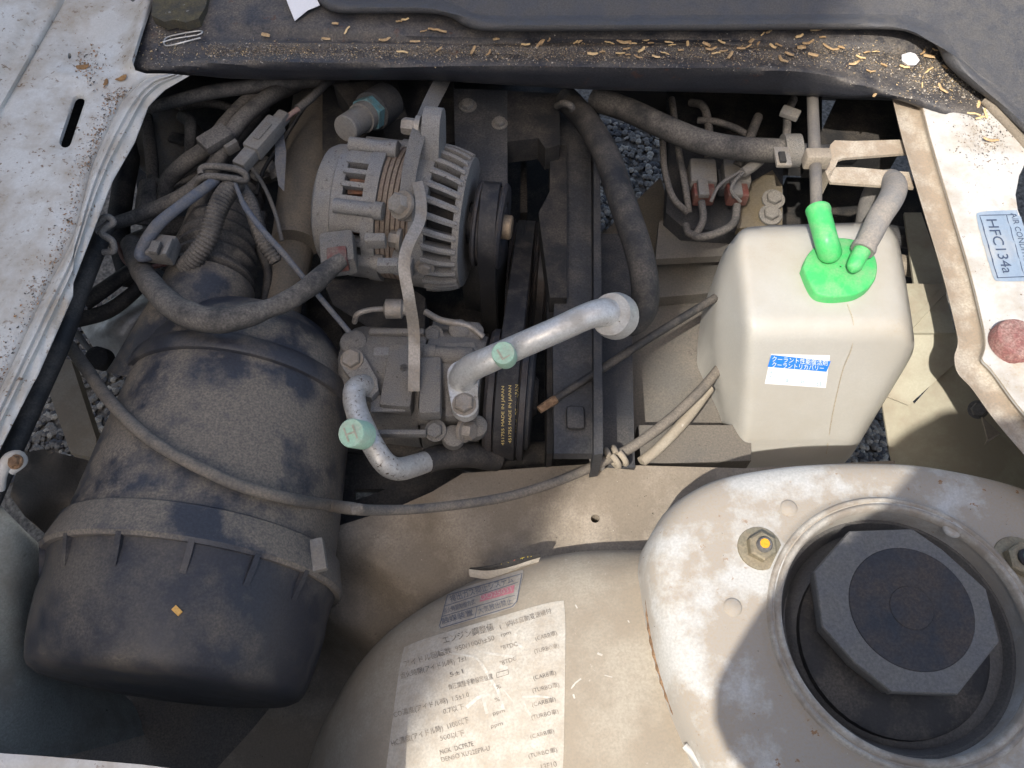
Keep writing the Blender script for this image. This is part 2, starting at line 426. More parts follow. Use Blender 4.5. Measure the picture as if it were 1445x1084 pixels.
def res2(P, n, smooth=True):
    q = [Vector((x, y, 0)) for x, y in P]
    if smooth: return [(v.x, v.y) for v in spline(q, n)]
    acc = [0]
    for i in range(1, len(P)): acc.append(acc[-1]+math.hypot(P[i][0]-P[i-1][0], P[i][1]-P[i-1][1]))
    out = []
    for i in range(n):
        t = acc[-1]*i/(n-1); j = 0
        while j < len(P)-2 and t > acc[j+1]: j += 1
        u = (t-acc[j])/(acc[j+1]-acc[j]); out.append((P[j][0]*(1-u)+P[j+1][0]*u, P[j][1]*(1-u)+P[j+1][1]*u))
    return out
# ================================================================== cowl gutter (far edge of the bay)
rails = [
 [(150, -70, .05), (232, -70, .058), (700, -70, .055), (1100, -70, .055), (1540, -70, .055)],
 [(150, 10, .040), (226, 10, .05), (420, 34, .058), (700, 48, .052), (1100, 50, .052), (1300, 54, .052), (1540, 40, .06)],
 [(150, 56, .036), (216, 56, .046), (420, 56, .050), (700, 62, .045), (1000, 62, .045), (1280, 76, .045), (1540, 85, .047)],
 [(150, 64, .036), (216, 64, .047), (420, 61, .0545), (700, 66, .0505), (1000, 68, .050), (1240, 84, .047), (1400, 105, .044), (1540, 118, .043)],
 [(150, 84, .034), (206, 84, .044), (420, 73, .050), (700, 77, .046), (1000, 82, .046), (1250, 104, .044), (1380, 128, .041), (1540, 150, .038)],
 [(150, 95, .034), (224, 95, .046), (320, 86, .056), (480, 87, .055), (700, 91, .054), (1000, 95, .054), (1130, 100, .054), (1250, 128, .046), (1380, 160, .041), (1540, 200, .036)],
 [(150, 101, .03), (230, 101, .042), (320, 95, .051), (480, 96, .050), (700, 101, .048), (1000, 103, .048), (1130, 108, .048), (1250, 134, .042), (1380, 172, .037), (1540, 215, .030)],
 [(150, 106, .02), (264, 106, .030), (330, 111, .028), (480, 113, .024), (600, 113, .022), (700, 119, .020), (830, 126, .018), (1000, 130, .018), (1130, 134, .020), (1195, 138, .028), (1262, 140, .034), (1390, 190, .028), (1540, 240, .015)],
 [(150, 103, .0), (262, 103, .010), (330, 106, .0), (480, 108, -.006), (700, 112, -.01), (1000, 122, -.01), (1195, 132, .0), (1262, 134, .01), (1390, 186, .01), (1540, 230, .0)],
]
COWL = loft(rails, 120, 4); cowl_bvh = COWL.bvh()
cowl = COWL.build('cowl_gutter', m_cowl, smooth=60); tag(cowl, 'black painted gutter along the far edge, full of dust and wood bits', 'gutter', kind='structure')
# grey trim board above it, with a rolled bead along the edge
BE = [(405, -60), (430, -25), (448, 2), (470, 17), (520, 19), (600, 19), (634, 24), (655, 36), (680, 43), (760, 44), (1000, 43), (1262, 42), (1300, 50), (1330, 66), (1328, 82)]
BEs = [tuple(v) for v in spline([Vector(q) for q in BE], 70)]
BN = []
for i, p_ in enumerate(BEs):
    a_ = BEs[max(i-3, 0)]; b_ = BEs[min(i+3, 69)]; dx, dy = b_[0]-a_[0], b_[1]-a_[1]; L_ = math.hypot(dx, dy); BN.append((p_[0]+dy/L_*22, p_[1]-dx/L_*22))
tail = [(1335, 92), (1362, 116), (1402, 146), (1448, 190), (1560, 290)]
BEf = BEs[:62]+[(1316, 60), (1326, 72), (1332, 86), (1345, 101), (1370, 122), (1402, 146), (1448, 190), (1560, 290)]
BEf = res2(BEf, 160); BNf = []
for i, p_ in enumerate(BEf):
    a_ = BEf[max(i-8, 0)]; b_ = BEf[min(i+8, 159)]; dx, dy = b_[0]-a_[0], b_[1]-a_[1]; L_ = math.hypot(dx, dy); BNf.append((p_[0]+dy/L_*22, p_[1]-dx/L_*22))
BNf = res2(BNf, 160)
def zt(x, y): return .066-max(0, min(y-55, 90))*.00016
rows = []
for t, dz in ((-.02, -.018), (0, -.004), (.05, -.001), (.2, .002), (.38, .0042), (.55, .0042), (.72, .002), (.85, .0003), (1, 0)):
    rows.append([W(e_[0]*(1-t)+n_[0]*t, e_[1]*(1-t)+n_[1]*t, zt(*e_)+dz) for e_, n_ in zip(BEf, BNf)])
tb = MB().grid(rows)
tb.grid([rows[-1], [W(n_[0], -80, .085) for n_ in BNf[:-1]]+[W(1600, -80, .085)]])
b1 = W(390, -79, .085); b2 = W(1600, -79, .085); b3 = W(1560, 290, .05); tb.add([b1, b2, (b2.x+.5, 1.3, .14), (b1.x, 1.3, .14), b3, (b2.x+.5, b3.y, .05)], [(0, 1, 2, 3), (1, 4, 5, 2)])
tb = tb.build('trim_board', m_trim, smooth=60)
tag(tb, 'flat dark grey board with a rolled bead, beyond the gutter', 'board')
# corner block at the left end of the gutter
mb = MB(); mb.prism([W(x, y, .060) for x, y in ((218, -50), (296, -50), (294, -8), (290, 10), (280, 26), (262, 32), (246, 28), (232, 31), (214, 22))], Vector((0, 0, -.009)))
mb.build('corner_block', mat('mossy_metal', (.055, .05, .04), (.11, .095, .05), .5, 60, .8, spot=(.30, .29, .26), spot_amt=.3, spot_scale=90), cowl)

# ================================================================== left inner wing panel
G = [(236, 104), (209, 108), (188, 124), (170, 143), (149, 186), (128, 236), (103, 330), (62, 411), (0, 546), (-60, 668)]
EDGE = [(268, 107), (232, 128), (210, 150), (200, 176), (190, 202), (159, 256), (128, 337), (102, 404), (104, 416), (53, 532), (48, 540), (0, 635), (-60, 750)]
def cap(a, b, r, n=8):
    t = math.atan2(b[1]-a[1], b[0]-a[0]); P = []
    for c, s in ((b, -math.pi/2), (a, math.pi/2)):
        P += [(c[0]+r*math.cos(t+s+math.pi*i/n), c[1]+r*math.sin(t+s+math.pi*i/n)) for i in range(n+1)]
    return P
SLOT = cap((92, 200), (111, 143), 8.5)
BL = [(-60, 270), (0, 146), (80, 0), (110, -60)]
Gs = res2(G, 110); Es = res2(EDGE, 110, False)
def zl(x, y):
    d = abs(dline(x, y, G)); z = .046-.003*math.exp(-(d/5)**2)
    z += .0045*math.exp(-((d-38)/24)**2)*(1 if y > 150 else y/150 if y > 0 else 0)
    b = dline(x, y, BL); z += .005*math.exp(-(b/7)**2)-.003*math.exp(-((b-9)/3)**2)
    if b < 0: z += .010*min(1, -b/30)
    ds = dseg(x, y, (92, 200), (111, 143))[0]; z -= .006*math.exp(-(ds/15)**2)
    dk = math.hypot(x-118, y-66); z -= .006*math.exp(-(dk/34)**2)
    z += .0022*math.exp(-(dseg(x, y, (80, 104), (150, 112))[0]/7)**2)
    z += .010*math.exp(-(dseg(x, y, (212, -20), (186, 86))[0]/10)**2)
    return z
LP = sheet([(-70, -60), (228, -60), (214, 0), (200, 40), (186, 86), (190, 99), (206, 104)]+Gs, zl, 6, holes=(SLOT, [(98+2.6*math.cos(a*.785), 79+4.5*math.sin(a*.785)) for a in range(8)]), skirt=.004)
rows = []
for t, dz in ((0, -.003), (.05, -.0045), (.12, -.003), (.2, .002), (.27, .0038), (.34, .0036), (.40, .0008), (.44, .0002), (.50, .0022), (.56, .0024), (.62, .0), (.68, -.002), (.85, -.003), (.97, -.0034), (1.0, -.0042), (1.0, -.007), (.98, -.014)):
    rows.append([W(g_[0]*(1-t)+e_[0]*t, g_[1]*(1-t)+e_[1]*t, .046+dz+.0005*math.sin(i*.9)*(t > .6)) for i, (g_, e_) in enumerate(zip(Gs, Es))])
LP.grid(rows)
c1 = W(228, -58, .05); c2 = W(-68, -58, .05); c3 = W(-68, 740, .05)      # the wing runs on beyond the frame
LP.add([(-.66, 1.25, .053), (c1.x, 1.25, .053), (c1.x, c1.y, .053), (c2.x, c2.y, .053), (c3.x, c3.y, .053), (-.66, c3.y, .053)], [(0, 1, 2, 3), (0, 3, 4, 5)])
lp_bvh = LP.bvh()
lpo = LP.build('wing_panel', m_white, smooth=70); tag(lpo, 'aged white sheet metal wing panel with a long slot, left of the bay', 'panel', kind='structure')
# box section under the slot and the inner wall
mb = MB().grid([[W(-80, -60, .02), W(228, -60, .02)], [W(-80, 300, -.03), W(150, 150, -.03)], [W(-80, 700, -.05), W(40, 480, -.05)]])
mb.build('wing_inner_panel', m_deep, lpo)
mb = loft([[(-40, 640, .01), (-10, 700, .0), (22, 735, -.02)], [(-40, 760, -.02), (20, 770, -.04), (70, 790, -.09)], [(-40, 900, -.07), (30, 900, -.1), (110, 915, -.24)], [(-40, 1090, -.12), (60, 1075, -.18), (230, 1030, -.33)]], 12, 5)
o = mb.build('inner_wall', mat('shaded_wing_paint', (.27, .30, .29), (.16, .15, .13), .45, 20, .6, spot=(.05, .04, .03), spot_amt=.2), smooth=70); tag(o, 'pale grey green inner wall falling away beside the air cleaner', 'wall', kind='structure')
o = sheet([(-60, 1050), (0, 1063), (60, 1067), (130, 1073), (200, 1079), (262, 1087), (300, 1130), (-60, 1130)], lambda x, y: .05+min(0, (1075-y))*.0001, 9, skirt=.012).build('wing_lip', m_white2, smooth=60)
tag(o, 'clean white lip of the near wing at the bottom left corner', 'lip', kind='structure')

# near wing: top and inner side, closing the bay on the viewer's side (mostly below the frame)
mb = MB(); y0 = W(100, 1095, .05).y
mb.grid([[Vector((-.80, y0+.01, .046)), Vector((-.12, y0-.02, .046))], [Vector((-.80, y0-.10, .050)), Vector((-.12, y0-.10, .050))], [Vector((-.80, y0-.16, .02)), Vector((-.12, y0-.16, .02))], [Vector((-.80, y0-.18, -.45)), Vector((-.12, y0-.18, -.45))]])
mb.grid([[Vector((-.80, y0+.008, .044)), Vector((-.12, y0-.022, .044))], [Vector((-.80, y0-.01, -.45)), Vector((-.12, y0-.03, -.45))]])
tag(mb.build('near_wing', m_white2, smooth=40), 'white near wing of the car along the bottom edge', 'wing', kind='structure')
# ================================================================== cross member and bay floor
zc = idw([(830, 660, -.10), (1045, 663, -.10), (1250, 650, -.115), (900, 740, -.112), (700, 740, -.125), (560, 780, -.15), (500, 850, -.20), (450, 950, -.28), (300, 1040, -.30), (120, 1040, -.30), (640, 680, -.118), (495, 735, -.14), (60, 1090, -.30)], 3)
DIV = [(472, 745), (476, 770), (470, 810), (455, 870), (425, 935), (372, 1010), (310, 1080), (265, 1130)]
DIVs = [tuple(v) for v in spline([Vector(q) for q in DIV], 30)]
CM = sheet([(478, 742), (560, 716), (610, 694), (653, 668), (740, 661), (833, 655), (1050, 661), (1262, 650), (1280, 720), (1010, 900), (700, 1130)]+DIVs[::-1], zc, 10, holes=([(840+6.5*math.cos(a*.524), 732+6*math.sin(a*.524)) for a in range(12)],), skirt=.035)
cm_bvh = CM.bvh(); cmo = CM.build('cross_member', m_cross, smooth=60)
tag(cmo, 'dusty beige pressed steel cross member running below the engine', 'cross member', kind='structure')
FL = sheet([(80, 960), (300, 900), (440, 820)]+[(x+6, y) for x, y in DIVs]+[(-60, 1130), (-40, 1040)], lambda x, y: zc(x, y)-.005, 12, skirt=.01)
tag(FL.build('bay_floor', mat('shaded_bay_floor', (.085, .08, .075), (.13, .114, .096), .5, 20, .6, grain=.25), smooth=60), 'floor of the bay below the air cleaner, shade in its dark colour', 'floor', kind='structure')  # lack of light put into the floor colour, darker than the cross member
# lower tray: added black sheet that stands in for shade under the engine
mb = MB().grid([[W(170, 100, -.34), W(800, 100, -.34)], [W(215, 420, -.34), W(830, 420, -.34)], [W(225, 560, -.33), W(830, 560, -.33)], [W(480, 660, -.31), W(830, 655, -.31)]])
tag(mb.build('shade_tray', m_deep), 'black tray added below the engine to fill the gaps with shade', 'tray', kind='structure')
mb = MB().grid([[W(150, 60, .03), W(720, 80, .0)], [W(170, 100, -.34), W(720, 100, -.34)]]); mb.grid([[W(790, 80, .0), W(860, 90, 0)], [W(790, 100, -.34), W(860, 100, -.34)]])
mb.grid([[W(930, 90, .0), W(1340, 100, .02)], [W(930, 130, -.34), W(1340, 150, -.34)]]); mb.grid([[W(850, 90, .0), W(940, 95, 0)], [W(850, 125, -.2), W(940, 165, -.2)]]); mb.grid([[W(925, 110, -.17), W(1160, 120, -.17)], [W(935, 240, -.17), W(1160, 250, -.17)]])  # extra black sheets added to put shade behind the hoses
tag(mb.build('bulkhead', m_deep), 'black bulkhead sheets standing in for the dark below the gutter', 'bulkhead', kind='structure')

# ================================================================== wheel arch
rails = [
 [(470, 1140, -.36), (520, 1000, -.33), (590, 910, -.29), (710, 840, -.24), (905, 800, -.18)],
 [(418, 1140, -.23), (462, 1010, -.185), (545, 895, -.145), (690, 810, -.11), (800, 781, -.095), (908, 776, -.085)],
 [(455, 1140, -.14), (500, 1015, -.115), (580, 910, -.095), (705, 835, -.075), (805, 806, -.062), (911, 800, -.055)],
 [(550, 1150, -.08), (590, 1040, -.07), (650, 960, -.06), (745, 900, -.05), (830, 878, -.045), (918, 872, -.042)],
 [(690, 1150, -.055), (715, 1085, -.05), (760, 1030, -.045), (820, 990, -.041), (880, 972, -.04), (935, 965, -.040)],
 [(1040, 1160, -.042), (1030, 1150, -.042), (1020, 1140, -.042), (1012, 1125, -.042), (1005, 1112, -.042), (995, 1100, -.042)]]
AR = loft(rails, 48, 8); ar_bvh = AR.bvh()
aro = AR.build('wheel_arch', m_cream, smooth=70); tag(aro, 'dusty cream wheel arch carrying two worn specification stickers', 'wheel arch', kind='structure')

# ================================================================== strut tower
SC = W(1274, 886, 0); RH = .0865
OUT = [(906, 800), (915, 762), (945, 716), (1000, 684), (1090, 668), (1200, 664), (1300, 669), (1445, 702), (1560, 770), (1650, 900), (1620, 1120), (1400, 1330), (1150, 1230), (1010, 1120), (960, 1030), (930, 945), (914, 870)]
OW = [W(x, y, -.03) for x, y in OUT]; OWs = spline([v.copy() for v in OW+[OW[0]]], 160)[:-1]
NA = 128
def rad_at(a):
    d = Vector((math.cos(a), math.sin(a))); best = .2
    for i in range(len(OWs)):
        p = (OWs[i]-SC).xy; q = (OWs[(i+1) % len(OWs)]-SC).xy; e = q-p
        den = d.x*e.y-d.y*e.x
        if abs(den) < 1e-9: continue
        t = (p.x*e.y-p.y*e.x)/den; u = (p.x*d.y-p.y*d.x)/den
        if t > 0 and -.001 <= u <= 1.001: best = t
    return best
RA = [rad_at(2*math.pi*i/NA) for i in range(NA)]
prof = [(0, RH-.004, -.020), (0, RH-.002, -.002), (0, RH, .0035), (0, RH+.004, .0045), (0, RH+.0075, .003), (0, RH+.010, .0005), (0, RH+.013, .0), (.35, 0, .0), (.62, 0, -.001), (.80, 0, -.004), (.90, 0, -.009), (.96, 0, -.017), (1, 0, -.03), (1.015, 0, -.07), (1.02, 0, -.16)]
rows = []
for f, r0, z in prof:
    row = []
    for i in range(NA):
        a = 2*math.pi*i/NA; r = r0 if f == 0 else (RH+.013)*(1-f)+RA[i]*f
        row.append(SC+Vector((math.cos(a)*r, math.sin(a)*r, z)))
    rows.append(row)
TW = MB().grid(rows, closed_u=True); tw_bvh = TW.bvh()
two = TW.build('strut_tower', m_tower, smooth=60)
tag(two, 'dirty white strut tower with a large round opening', 'strut tower', kind='structure')
for i, (x, y, r) in enumerate(((1113, 717, 12), (1034, 857, 13), (1345, 745, 13))):
    c = hit(tw_bvh, x, y, 0); rr = r*MPP(x, y, 0)
    MB().lathe(c-Vector((0, 0, .001)), Vector((0, 0, 1)), [(0, rr*1.08), (.0016, rr), (.0026, rr*.8), (.0030, 0.0)], 20).build('spot_plug', m_tower, two)
for x, y, r in ((1072, 774, 21), (1437, 792, 24)):
    c = hit(tw_bvh, x, y, 0); rr = r*MPP(x, y, 0)
    nut = MB().lathe(c, Vector((0, 0, 1)), [(0, rr*1.5), (.0012, rr*1.46), (.0016, rr*1.1)], 26).lathe(c, Vector((.05, -.05, 1)), [(.001, rr), (.0082, rr), (.0096, rr*.86), (.0096, rr*.55)], 6).build('nut', mat('zinc_plated_nut', (.27, .24, .17), (.3, .25, .18), .4, 60, .45, .5), two)
    MB().lathe(c, Vector((.05, -.05, 1)), [(0, rr*.52), (.012, rr*.52), (.0135, rr*.42), (.0135, 0)], 18).build('stud', m_black if x > 1200 else m_hex, nut)
    mk = MB(); q = c+Vector((.0003, -.0003, .0135)); mk.lathe(q, Vector((0, 0, 1)), [(0, rr*.34), (.0006, rr*.3), (.0006, 0)], 10)
    mk.build('paint_mark', mat('orange_paint_mark', (.75, .34, .02)) if x < 1200 else mat('green_paint_mark', (.08, .16, .10)), nut)
MB().lathe(SC, Vector((0, 0, 1)), [(.001, RH-.003), (.0058, RH-.0018), (.0068, RH), (.0058, RH+.002), (.0035, RH+.003), (.0052, RH+.0042), (.0058, RH+.0056), (.0048, RH+.007), (.0005, RH+.0085)], 96, capped=False).build('opening_rim', mat('rim_dust_paint', (.40, .375, .33), (.22, .18, .14), .55, 40, .6, grain=.15), two, 60)
hose('seam_sealer', None, None, [(909, 786, -.030, 1.5), (913, 800, -.030, 1.8), (913, 860, -.031, 2), (919, 905, -.032, 2.4), (931, 950, -.0325, 3.2), (951, 1005, -.033, 3.2), (985, 1060, -.036, 3), (1020, 1105, -.036, 3)], m=m_rust, n=120, wob=.4, parent=two, seg=8)
hose('sealer_tail', None, None, [(966, 1052, -.028, 5), (985, 1072, -.028, 7), (1003, 1100, -.028, 6)], m=m_white2, n=16, parent=two, seg=10)

# ================================================================== radiator support on the right
IN = [(1258, 137), (1275, 205), (1300, 290), (1330, 390), (1349, 468), (1351, 486), (1346, 505), (1351, 527), (1370, 548), (1402, 592), (1450, 648), (1530, 735)]
INs = res2(IN, 100); OFF = []
for i, p_ in enumerate(INs):
    a_ = INs[max(i-4, 0)]; b_ = INs[min(i+4, 99)]; dx, dy = b_[0]-a_[0], b_[1]-a_[1]; L_ = math.hypot(dx, dy); OFF.append((p_[0]+dy/L_*40, p_[1]-dx/L_*40))
OFF[0] = (1300, 139); OFF = [OFF[0]]+[q for q in OFF[1:] if q[1] > 142]; OFFs = res2(OFF, 100, False)
def zr(x, y):
    d = abs(dline(x, y, OFF))+40
    return .036+.004*(1/(1+math.exp(-(d-72)/2.5)))-.002*math.exp(-((d-108)/5)**2)+.0018*math.exp(-((d-125)/6)**2)
RP = sheet(OFFs+[(1560, 700), (1560, 345), (1446, 322), (1436, 296), (1433, 275), (1438, 248), (1452, 220), (1440, 196), (1412, 166), (1385, 150), (1330, 141)], zr, 6.5, skirt=.003)
rows = []
for t, z in ((-.0, .014), (-.0, .026), (.02, .0285), (.06, .0285), (.10, .0265), (.5, .0262), (.78, .0265), (.86, .028), (.93, .033), (.97, .0355), (1.0, .036)):
    rows.append([W(i_[0]*(1-t)+o_[0]*t, i_[1]*(1-t)+o_[1]*t, z) for i_, o_ in zip(INs, OFFs)])
RP.grid(rows, m=1)
r1 = W(1558, 700, .039); r2 = W(1558, 345, .039); RP.add([r1, (1.0, r1.y, .039), (1.0, r2.y, .039), r2, (1.0, r1.y, -.4), (r1.x, r1.y, -.4)], [(0, 1, 2, 3), (0, 5, 4, 1)])
rp_bvh = RP.bvh(); rpo = RP.build('radiator_support', [m_white2, m_flange], smooth=60)
tag(rpo, 'white pressed steel radiator support with dusty flange, right edge', 'radiator support', kind='structure')
c = hit(rp_bvh, 1432, 482, 0)
MB().lathe(c-Vector((0, 0, .004)), Vector((0.05, 0, 1)), [(0, .0185), (.006, .0185), (.010, .0165), (.0115, .010), (.012, 0)], 30).build('rubber_stop', mat('faded_red_rubber', (.24, .105, .095), (.32, .22, .19), .5, 120, .8, grain=.3, spot=(.5, .45, .4), spot_amt=.2, spot_scale=300, bump=.5), rpo)['label'] = 'faded red brown rubber stop'
hose('edge_seal', None, None, [(1392, 140, .045, 9), (1420, 168, .043, 9), (1450, 205, .04, 9), (1500, 270, .04, 9)], m=m_cross, n=24, parent=rpo)
# ================================================================== air cleaner canister
Z = Vector((0, 0, 1))
A0 = W(347, 552, -.09); A1 = W(278, 812, -.09); A2 = W(245, 975, -.09)
axc = (A1-A0).normalized(); L1 = (A1-A0).length; L2 = L1+(A2-A1).dot(axc)
ac = thing('air_cleaner', 'large dusty black plastic air cleaner canister lying at the left', 'air cleaner', (A1.x, A1.y, -.22))
body = MB().lathe(A0, axc, [(-.075, .03), (-.070, .048), (-.058, .068), (-.040, .083), (-.02, .0925), (-.006, .0955), (0, .0962), (.012, .0975), (.02, .0985), (L1*.5, .104), (L1-.02, .1085), (L1-.006, .109)], 72)
# dents: slight out-of-round waviness
bd_bvh_src = MB(); bd_bvh_src.join(MB().add(body.v, body.f))
body.build('canister_body', m_clean, ac, 40)
MB().lathe(A0, axc, [(-.005, .0945), (-.004, .0990), (-.001, .1010), (.010, .1022), (.0125, .1010), (.0135, .0970)], 72).build('clamp_band', m_cover, ac, 40)
fl = MB().lathe(A0, axc, [(L1-.026, .1085), (L1-.024, .1125), (L1-.014, .115), (L1-.002, .1185), (L1+.001, .119), (L1+.004, .117)], 72); bd_bvh_src.join(MB().add(fl.v, fl.f))
flo = fl.build('cover_flange', m_clean, ac, 40)
cv = MB().lathe(A0, axc, [(L1-.002, .1145)]+[(L1+(L2-L1)*t, r) for t, r in ((.12, .1115), (.25, .1105), (.4, .1108), (.6, .1092), (.8, .106), (.9, .1035), (.95, .1005), (.985, .095), (1.0, .086), (1.005, .06), (1.005, 0))], 72)
bd_bvh_src.join(MB().add(cv.v, cv.f)); cvo = cv.build('end_cover', m_cover, ac, 50)
nxr = (Z-axc*Z.dot(axc)).normalized(); byr = axc.cross(nxr)
for a in (-62, -32, -8, 17, 40, 62):
    a = math.radians(a); rd = nxr*math.cos(a)-byr*math.sin(a); tn = axc.cross(rd); b = A0+axc*(L1+.001)
    w2 = .0022
    MB().prism([b+rd*.1185-tn*w2, b+rd*.110-tn*w2, b+axc*.024+rd*.111-tn*w2*.6, b+axc*.010+rd*.1155-tn*w2], tn*2*w2).build('rib', m_cover, cvo, 30)
a = math.radians(66); rd = nxr*math.cos(a)+axc.cross(nxr)*-math.sin(a)
MB().box(A0+axc*(L1-.012)-byr*-.0+nxr*.118*math.cos(a)-byr*.118*math.sin(a), (.012, .026, .008), Matrix.Rotation(.25, 3, 'Z'), .002).build('clip', m_grey, ac)
nk = MB(); s, r = path([(255, 540, -.085, 96), (262, 505, -.075, 82), (275, 462, -.068, 70), (290, 425, -.062, 64), (296, 405, -.062, 62)], 16)
nk.tube(s, r, 40); bd_bvh_src.join(MB().add(nk.v, nk.f)); nk.build('neck', m_clean, ac, 50)
hose_mb([(292, 418, -.064, 63), (302, 380, -.066, 58), (310, 340, -.072, 52), (322, 300, -.085, 46), (335, 265, -.10, 40)], seg=40, corr=11).build('bellows', m_rub, ac, 60)['label'] = 'ribbed rubber intake bellows'
tag(MB().box(hit(bd_bvh_src.bvh(), 250, 862, .001), (.007, .004, .0014), Matrix.Rotation(-.7, 3, 'Z'), .0004).build('leaf_scrap', mat('yellow_leaf', (.62, .36, .10))), 'tiny yellow leaf scrap lying on the air cleaner end cover', 'leaf')
ac_bvh = bd_bvh_src.bvh()

# ================================================================== alternator
def frame(o, yaw, roll=0, pitch=0): return Matrix.Translation(o) @ Matrix.Rotation(math.radians(yaw), 4, 'Z') @ Matrix.Rotation(math.radians(pitch), 4, 'Y') @ Matrix.Rotation(math.radians(roll), 4, 'X')
AO = W(590, 305, -.035); k = MPP(590, 305, -.035)           # metres per pixel there
FA = frame(AO, -9); X = Vector((1, 0, 0)); O = Vector((0, 0, 0))
alt = thing('alternator', 'dusty cast aluminium alternator with slotted housing and copper windings', 'alternator', (AO.x, AO.y, AO.z-.075))
def P2(r, a, x): return Vector((x, r*math.sin(a), r*math.cos(a)))           # a=0 is up, + towards +y
def arcbar(mb, x0, x1, r0, r1, a0, a1, n=4, m=0):
    rows = []
    for i in range(n+1):
        a = a0+(a1-a0)*i/n
        rows.append([P2(r1, a, x0), P2(r1, a, x1), P2(r0, a, x1), P2(r0, a, x0)])
    o = len(mb.v); mb.grid(rows, closed_u=True, m=m); mb.f += [(o+3, o+2, o+1, o), tuple(o+n*4+i for i in range(4))]; mb.m += [m, m]
def pxl(v): return (v-590)*k
rear = MB()
rear.lathe(O+X*pxl(455), X, [(0, .030), (.002, .046), (.006, .054), (.012, .057), (.022, .058), (.024, .062), (.034, .0625)], 48)   # end bell
x0 = pxl(455)+.033; x1 = pxl(552)
rng = random.Random(5)
a = -math.pi
bars = [(-100, -90), (-82, -77), (-69, -64), (-57, -40), (-33, -29), (-22, -18), (-11, -7), (0, 14), (21, 25), (32, 36), (43, 60), (66, 70), (77, 81), (88, 100), (110, 150), (156, 162), (168, 200), (206, 212), (218, 260)]
for b0, b1 in bars: arcbar(rear, x0-.001, x1-.006, .054, .064 if b1-b0 > 10 else .0655, math.radians(b0), math.radians(b1), 6)
for b0 in range(0, 360, 12): arcbar(rear, x1-.012, x1, .053, .0652, math.radians(b0), math.radians(b0+12.5), 2)
rear.build  # bars plus bell are one casting
rear.xf(FA).build('rear_housing', m_cast, alt, 35)
MB().lathe(O+X*(pxl(470)), X, [(0, .050), (.06, .052)], 36).xf(FA).build('winding_core', [m_deep], alt)
cp = MB()
for i in range(30):
    a = 2*math.pi*i/30; cp.tube([P2(.0525, a, pxl(510)), P2(.0535, a+.03, pxl(535)), P2(.0525, a, pxl(552))], .0032, 6)
cp.xf(FA).build('winding', m_copper, alt, 60)['label'] = 'copper coloured windings behind the slots'
st_ = MB()
for i in range(7):
    xx = pxl(552)+i*(pxl(600)-pxl(552))/7; st_.lathe(O+X*xx, X, [(0, .0600), (.0006, .0615), (.0038, .0615), (.0044, .0600)], 48)
st_.xf(FA).build('stator_laminations', mat('rusty_laminations', (.20, .155, .125), (.22, .18, .14), .5, 60, .75, .2, grain=.25), alt, 40)
fr = MB(); fx0, fx1 = pxl(598), pxl(664)
for b0 in range(0, 360, 12): arcbar(fr, fx0, fx0+.014, .055, .066, math.radians(b0), math.radians(b0+12.5), 2)
for b0 in range(0, 360, 12): arcbar(fr, fx1-.006, fx1, .020, .060, math.radians(b0), math.radians(b0+12.5), 1)
for i in range(30):                                         # curved fins over the fan
    a0 = math.radians(i*12); rows = []
    for j in range(6):
        t = j/5; xx = fx0+.012+(fx1-.002-fx0-.012)*t; aa = a0-.10*t; ro = .0675-.0065*t*t; 
        rows.append([P2(ro, aa-.045, xx), P2(ro+.0012, aa, xx), P2(ro, aa+.045, xx), P2(ro-.012, aa+.03, xx), P2(ro-.012, aa-.03, xx)])
    if i % 5 == 2: rows = [[p*1 for p in r] for r in rows]
    fr.grid(rows, closed_u=True)
fr.xf(FA).build('front_housing', m_cast, alt, 40)
MB().lathe(O+X*(fx0+.01), X, [(0, .052), (fx1-fx0-.018, .050)], 36).xf(FA).build('fan', m_deep, alt)
# mounting ears
e1 = MB(); ue = math.radians(24)
e1.prism([P2(r, a_, 0) for r, a_ in ((.05, -.30), (.075, -.22), (.088, -.165), (.095, -.14), (.101, -.10), (.1045, -.05), (.1055, 0), (.1045, .05), (.101, .10), (.095, .14), (.088, .165), (.075, .22), (.05, .30))], X*.016).xf(FA @ Matrix.Translation((fx0+.001, 0, 0)) @ Matrix.Rotation(-ue, 4, 'X'))
e1.build('upper_ear', m_cast, alt, 30)
e2 = MB(); e2.box((fx0-.004, -.064, .012), (.020, .016, .020), None, .003).xf(FA); e2.build('bolt_boss', m_cast, alt)
e3 = MB(); e3.box((fx0+.02, .02, -.066), (.03, .03, .024), None, .004).xf(FA); e3.build('lower_ear', m_cast, alt)
MB().bolt(FA @ Vector((fx0-.006, -.055, .034)), -(FA.to_3x3() @ X), .0075, .010).build('bolt', m_steel, alt)
MB().bolt(FA @ Vector((fx0-.003, .034, .080)), -(FA.to_3x3() @ X), .0075, .016).build('bolt', m_steel, alt)
MB().bolt(FA @ Vector((fx0+.016, -.064, .012)), (FA.to_3x3() @ Vector((0, -1, .2))), .0065, .006).build('bolt', m_steel, alt)
# pulley
px0 = pxl(674); pl = MB().lathe(O+X*px0, X, [(-.012, .014), (0, .014), (0, .038), (.002, .040), (.004, .0395), (.005, .036), (.022, .036), (.023, .0395), (.025, .040), (.027, .038), (.027, .024), (.022, .020), (.022, .0)], 48).xf(FA)
plo = pl.build('pulley', m_black, alt, 30)
MB().lathe(O+X*(px0+.020), X, [(0, .0115), (.012, .0115), (.0135, .010), (.0135, 0)], 24).xf(FA).build('pulley_nut', mat('tan_steel', (.33, .25, .17), None, rough=.5, metal=.4), plo)
